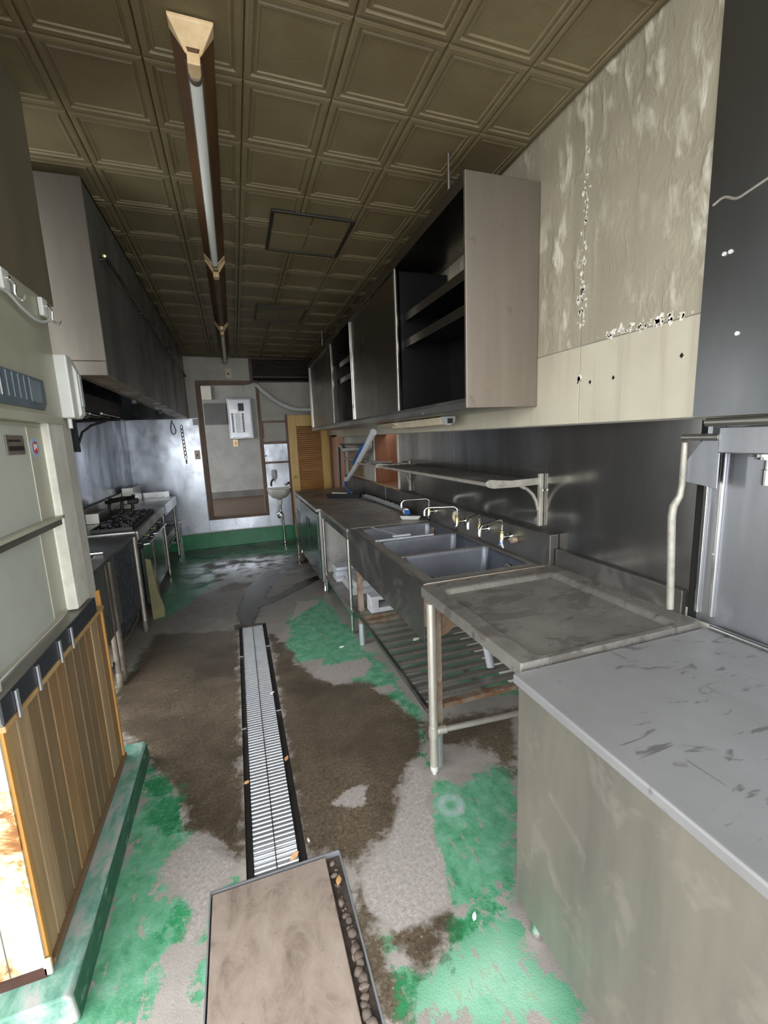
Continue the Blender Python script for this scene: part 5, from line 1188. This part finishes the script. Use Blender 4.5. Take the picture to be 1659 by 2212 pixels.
o = MB().hexa([(1.25, 3.32, 0.869), (1.37, 3.26, 0.869), (1.40, 3.33, 0.869), (1.28, 3.40, 0.869), (1.225, 3.31, 0.905), (1.385, 3.235, 0.902), (1.415, 3.34, 0.888), (1.265, 3.42, 0.888)]).build('plastic_wrapper', 'white_plastic', None, at=(1.32, 3.33, 0.869), bev=0.006); tag(o, 'crumpled white plastic wrapper at the end of the wrapped hose', 'wrapper')
t = thing('sink_squeegee', 'thin pale scraper lying across the farthest basin', 'scraper', (1.0, 2.95, 0.87))
MB().tube([(0.93, 3.15, 0.874), (1.02, 2.78, 0.874)], 0.006, 8).build('stick', 'aluminium', t, smooth=True)
MB().box(0.97, 1.10, 2.755, 2.78, 0.869, 0.882).build('blade', 'grey_plastic', t, bev=0.003)
o = MB().box(0.83, 1.25, 2.706, 2.73, 0.8655, 0.874).build('divider_strip', 'pvc_grey', None, at=(1.04, 2.72, 0.8655), bev=0.002); tag(o, 'loose pale strip lying on the divider of the farthest basin', 'strip')

# ================================================================ CONCRETE BLOCKS UNDER THE COUNTER
o = MB().prism([(0.80, 3.92, 0.216), (0.80, 4.10, 0.216), (0.80, 4.10, 0.245), (0.80, 4.055, 0.262), (0.80, 4.055, 0.305), (0.80, 4.10, 0.325), (0.80, 4.10, 0.355), (0.80, 3.92, 0.355), (0.80, 3.92, 0.325), (0.80, 3.965, 0.305), (0.80, 3.965, 0.262), (0.80, 3.92, 0.245)], (0.39, 0, 0)).build('concrete_block', 'concrete_block_pale', None, at=(1.0, 4.0, 0.2155), bev=0.003)
tag(o, 'pale block with waisted H-shaped end on the lower shelf', 'concrete block')
o = MB().box(0.845, 1.2, 3.50, 3.88, 0.216, 0.285).build('concrete_block', 'concrete_block', None, at=(1.0, 3.7, 0.2155), bev=0.008); tag(o, 'flat grey concrete block under another on the lower shelf', 'concrete block')
o = MB().box(0.86, 1.2, 3.46, 3.86, 0.2862, 0.345).build('concrete_block', 'concrete_block', None, at=(1.0, 3.66, 0.2862), bev=0.01); tag(o, 'grey slab block lying on top of the flat block', 'concrete block')
def hollow_block():
    t = thing('concrete_block', 'hollow concrete block with a square hole at the shelf end', 'concrete block', (1.0, 3.15, 0.2755))
    x0, x1, y0, y1, z0, z1 = 0.84, 1.10, 2.93, 3.04, 0.276, 0.40
    MB().box(x0, x0+0.06, y0, y1, z0, z1).box(x1-0.08, x1-0.03, y0, y1, z0, z1-0.0).box(x0+0.06, x1-0.08, y0, y1, z0, z0+0.035).box(x0+0.06, x1-0.08, y0, y1, z1-0.03, z1).build('shell', 'concrete_block', t, bev=0.004)
    MB().box(x1-0.03, x1+0.05, y0, y1, z0, z0+0.04).build('web_stub', 'concrete_block', t, bev=0.004)
hollow_block()

# ================================================================ DRAIN GRATING
def grating():
    t = thing('drain_grating', 'long steel drain grating set in the floor', 'grating', (0.01, 2.6, 0.0))
    xa, xb = -0.072, 0.088
    n = 106; p = (3.735-1.455)/n
    bar = MB().prism([(xa, 1.456, -0.020), (xa, 1.456, -0.006), (xa, 1.459, -0.003), (xa, 1.466, -0.003), (xa, 1.469, -0.006), (xa, 1.469, -0.020)], (xb-xa, 0, 0)).build('bar', 'steel_grating', t)
    for k in range(1, n): dup_part(bar, t, (0, k*p, 0))
    MB().box(0.006, 0.010, 1.45, 3.74, -0.0025, 0.0).build('spine', 'steel_apron', t)
    MB().box(xa-0.004, xa-0.0005, 1.45, 3.745, -0.03, -0.001).box(xb+0.0005, xb+0.004, 1.45, 3.745, -0.03, -0.001).box(xa, xb, 3.737, 3.742, -0.03, -0.001).build('edge_frame', 'steel_clean', t)
    for (a, b) in ((DX0, xa-0.0045), (xb+0.0045, DX1)):
        MB().box(a, b, 1.445, 3.755, -0.045, -0.010).build('rubber_bed', 'dark_rubber', t)
    for y in (2.33, 3.2): MB().box(DX0-0.004, xa-0.005, y, y+0.006, -0.006, 0.001).box(xb+0.005, DX1+0.004, y+0.1, y+0.106, -0.006, 0.001).build('cross_tie', 'aluminium', t)
grating()

# ================================================================ FLOOR BOARD, FRAME AND PEBBLES
def pit_cover():
    o = MB().box(PX0+0.006, 0.184, PY0+0.01, PY1-0.012, -0.055, 0.0005).build('cover_board', 'plywood_board', None, at=(-0.02, 0.97, -0.055), bev=0.003)
    tag(o, 'weathered plywood cover board in the floor, front centre', 'board')
    f = MB().box(PX0-0.003, PX0+0.0015, PY0, PY1, -0.068, 0.0025).box(PX1-0.0035, PX1+0.001, PY0, PY1, -0.068, 0.0025).box(PX0, PX1, PY1-0.005, PY1-0.001, -0.068, 0.0025).build('angle_frame', 'aluminium', None, at=(0.01, 0.97, -0.068))
    tag(f, 'thin metal edging around the plywood cover board', 'frame')
    rnd = random.Random(21)
    s = MB(); n = 7
    base = []
    bm = bmesh.new(); bmesh.ops.create_icosphere(bm, subdivisions=2, radius=1.0)
    for v in bm.verts: v.co *= 0.85 + 0.3*rnd.random()
    me = bpy.data.meshes.new('pebble'); bm.to_mesh(me); bm.free(); me.materials.append(MT['pebble'])
    for p_ in me.polygons: p_.use_smooth = True
    y = 0.62
    while y < 1.40:
        for q in range(1 if y > 1.25 else 2):
            r = (0.004+0.011*rnd.random()**1.5)*(1.0 if y < 1.25 else 0.65)
            o = bpy.data.objects.new('pebble', me); COL.objects.link(o)
            o.scale = (r, r*(1.0+0.6*rnd.random()), r*0.8); o.rotation_euler = (0, 0, rnd.random()*6)
            o.location = (0.210 + (rnd.random()-0.5)*0.018, y + 0.008*rnd.random(), -0.0185 + r*0.5)
            tag(o, 'small grey-brown pebble in the gap right of the cover board', 'pebble', 'pebbles beside the cover board')
        y += 0.021
    MB().box(0.186, PX1-0.0045, PY0+0.01, PY1-0.006, -0.069, -0.019).build('gravel_bed', 'gravel_soil', FLOOR)
pit_cover()

# ================================================================ LITTER
def leaf(x, y, z, a, s, label, mat='dry_leaf'):
    c, d = math.cos(a), math.sin(a)
    P = [(-1,0,0.1),(-0.4,0.42,0.45),(0.3,0.38,0.35),(1,0,0.15),(0.3,-0.38,0.0),(-0.4,-0.42,0.05)]
    pts = [(x+s*(u*c-v*d), y+s*(u*d+v*c), z+s*0.5*w) for (u, v, w) in P]
    m = MB(); m.prism(pts, (0, 0, 0.0012)); o = m.build('dry_leaf' if mat == 'dry_leaf' else 'paper_scrap', mat, None, at=(x, y, z)); tag(o, label, 'leaf' if mat == 'dry_leaf' else 'scrap')
leaf(-0.085, 1.93, -0.008, 0.4, 0.018, 'curled dry leaf on the left edge of the drain grating')
leaf(0.105, 2.02, -0.008, 1.1, 0.02, 'curled dry leaf on the right edge of the drain grating')
leaf(0.075, 1.475, -0.002, 0.6, 0.022, 'dry leaf where grating meets the cover board')
leaf(0.212, 1.33, -0.008, 1.2, 0.020, 'orange dry leaf lying in the pebble gap')
leaf(0.085, 2.63, -0.002, 0.7, 0.018, 'white scrap on the right side of the grating', 'paper_scrap')
leaf(0.135, 1.52, 0.001, 1.7, 0.012, 'tiny white scrap beside the end of the grating', 'paper_scrap')
leaf(0.63, 3.05, 0.001, 0.2, 0.022, 'white paper scrap on green floor by the counter leg', 'paper_scrap')
leaf(0.98, 2.42, 0.277, 0.3, 0.028, 'white scrap lying on the slatted rack', 'paper_scrap')
leaf(0.60, 1.05, 0.001, 0.9, 0.016, 'pale flake on the bright green strip near the cabinet foot', 'paper_scrap')
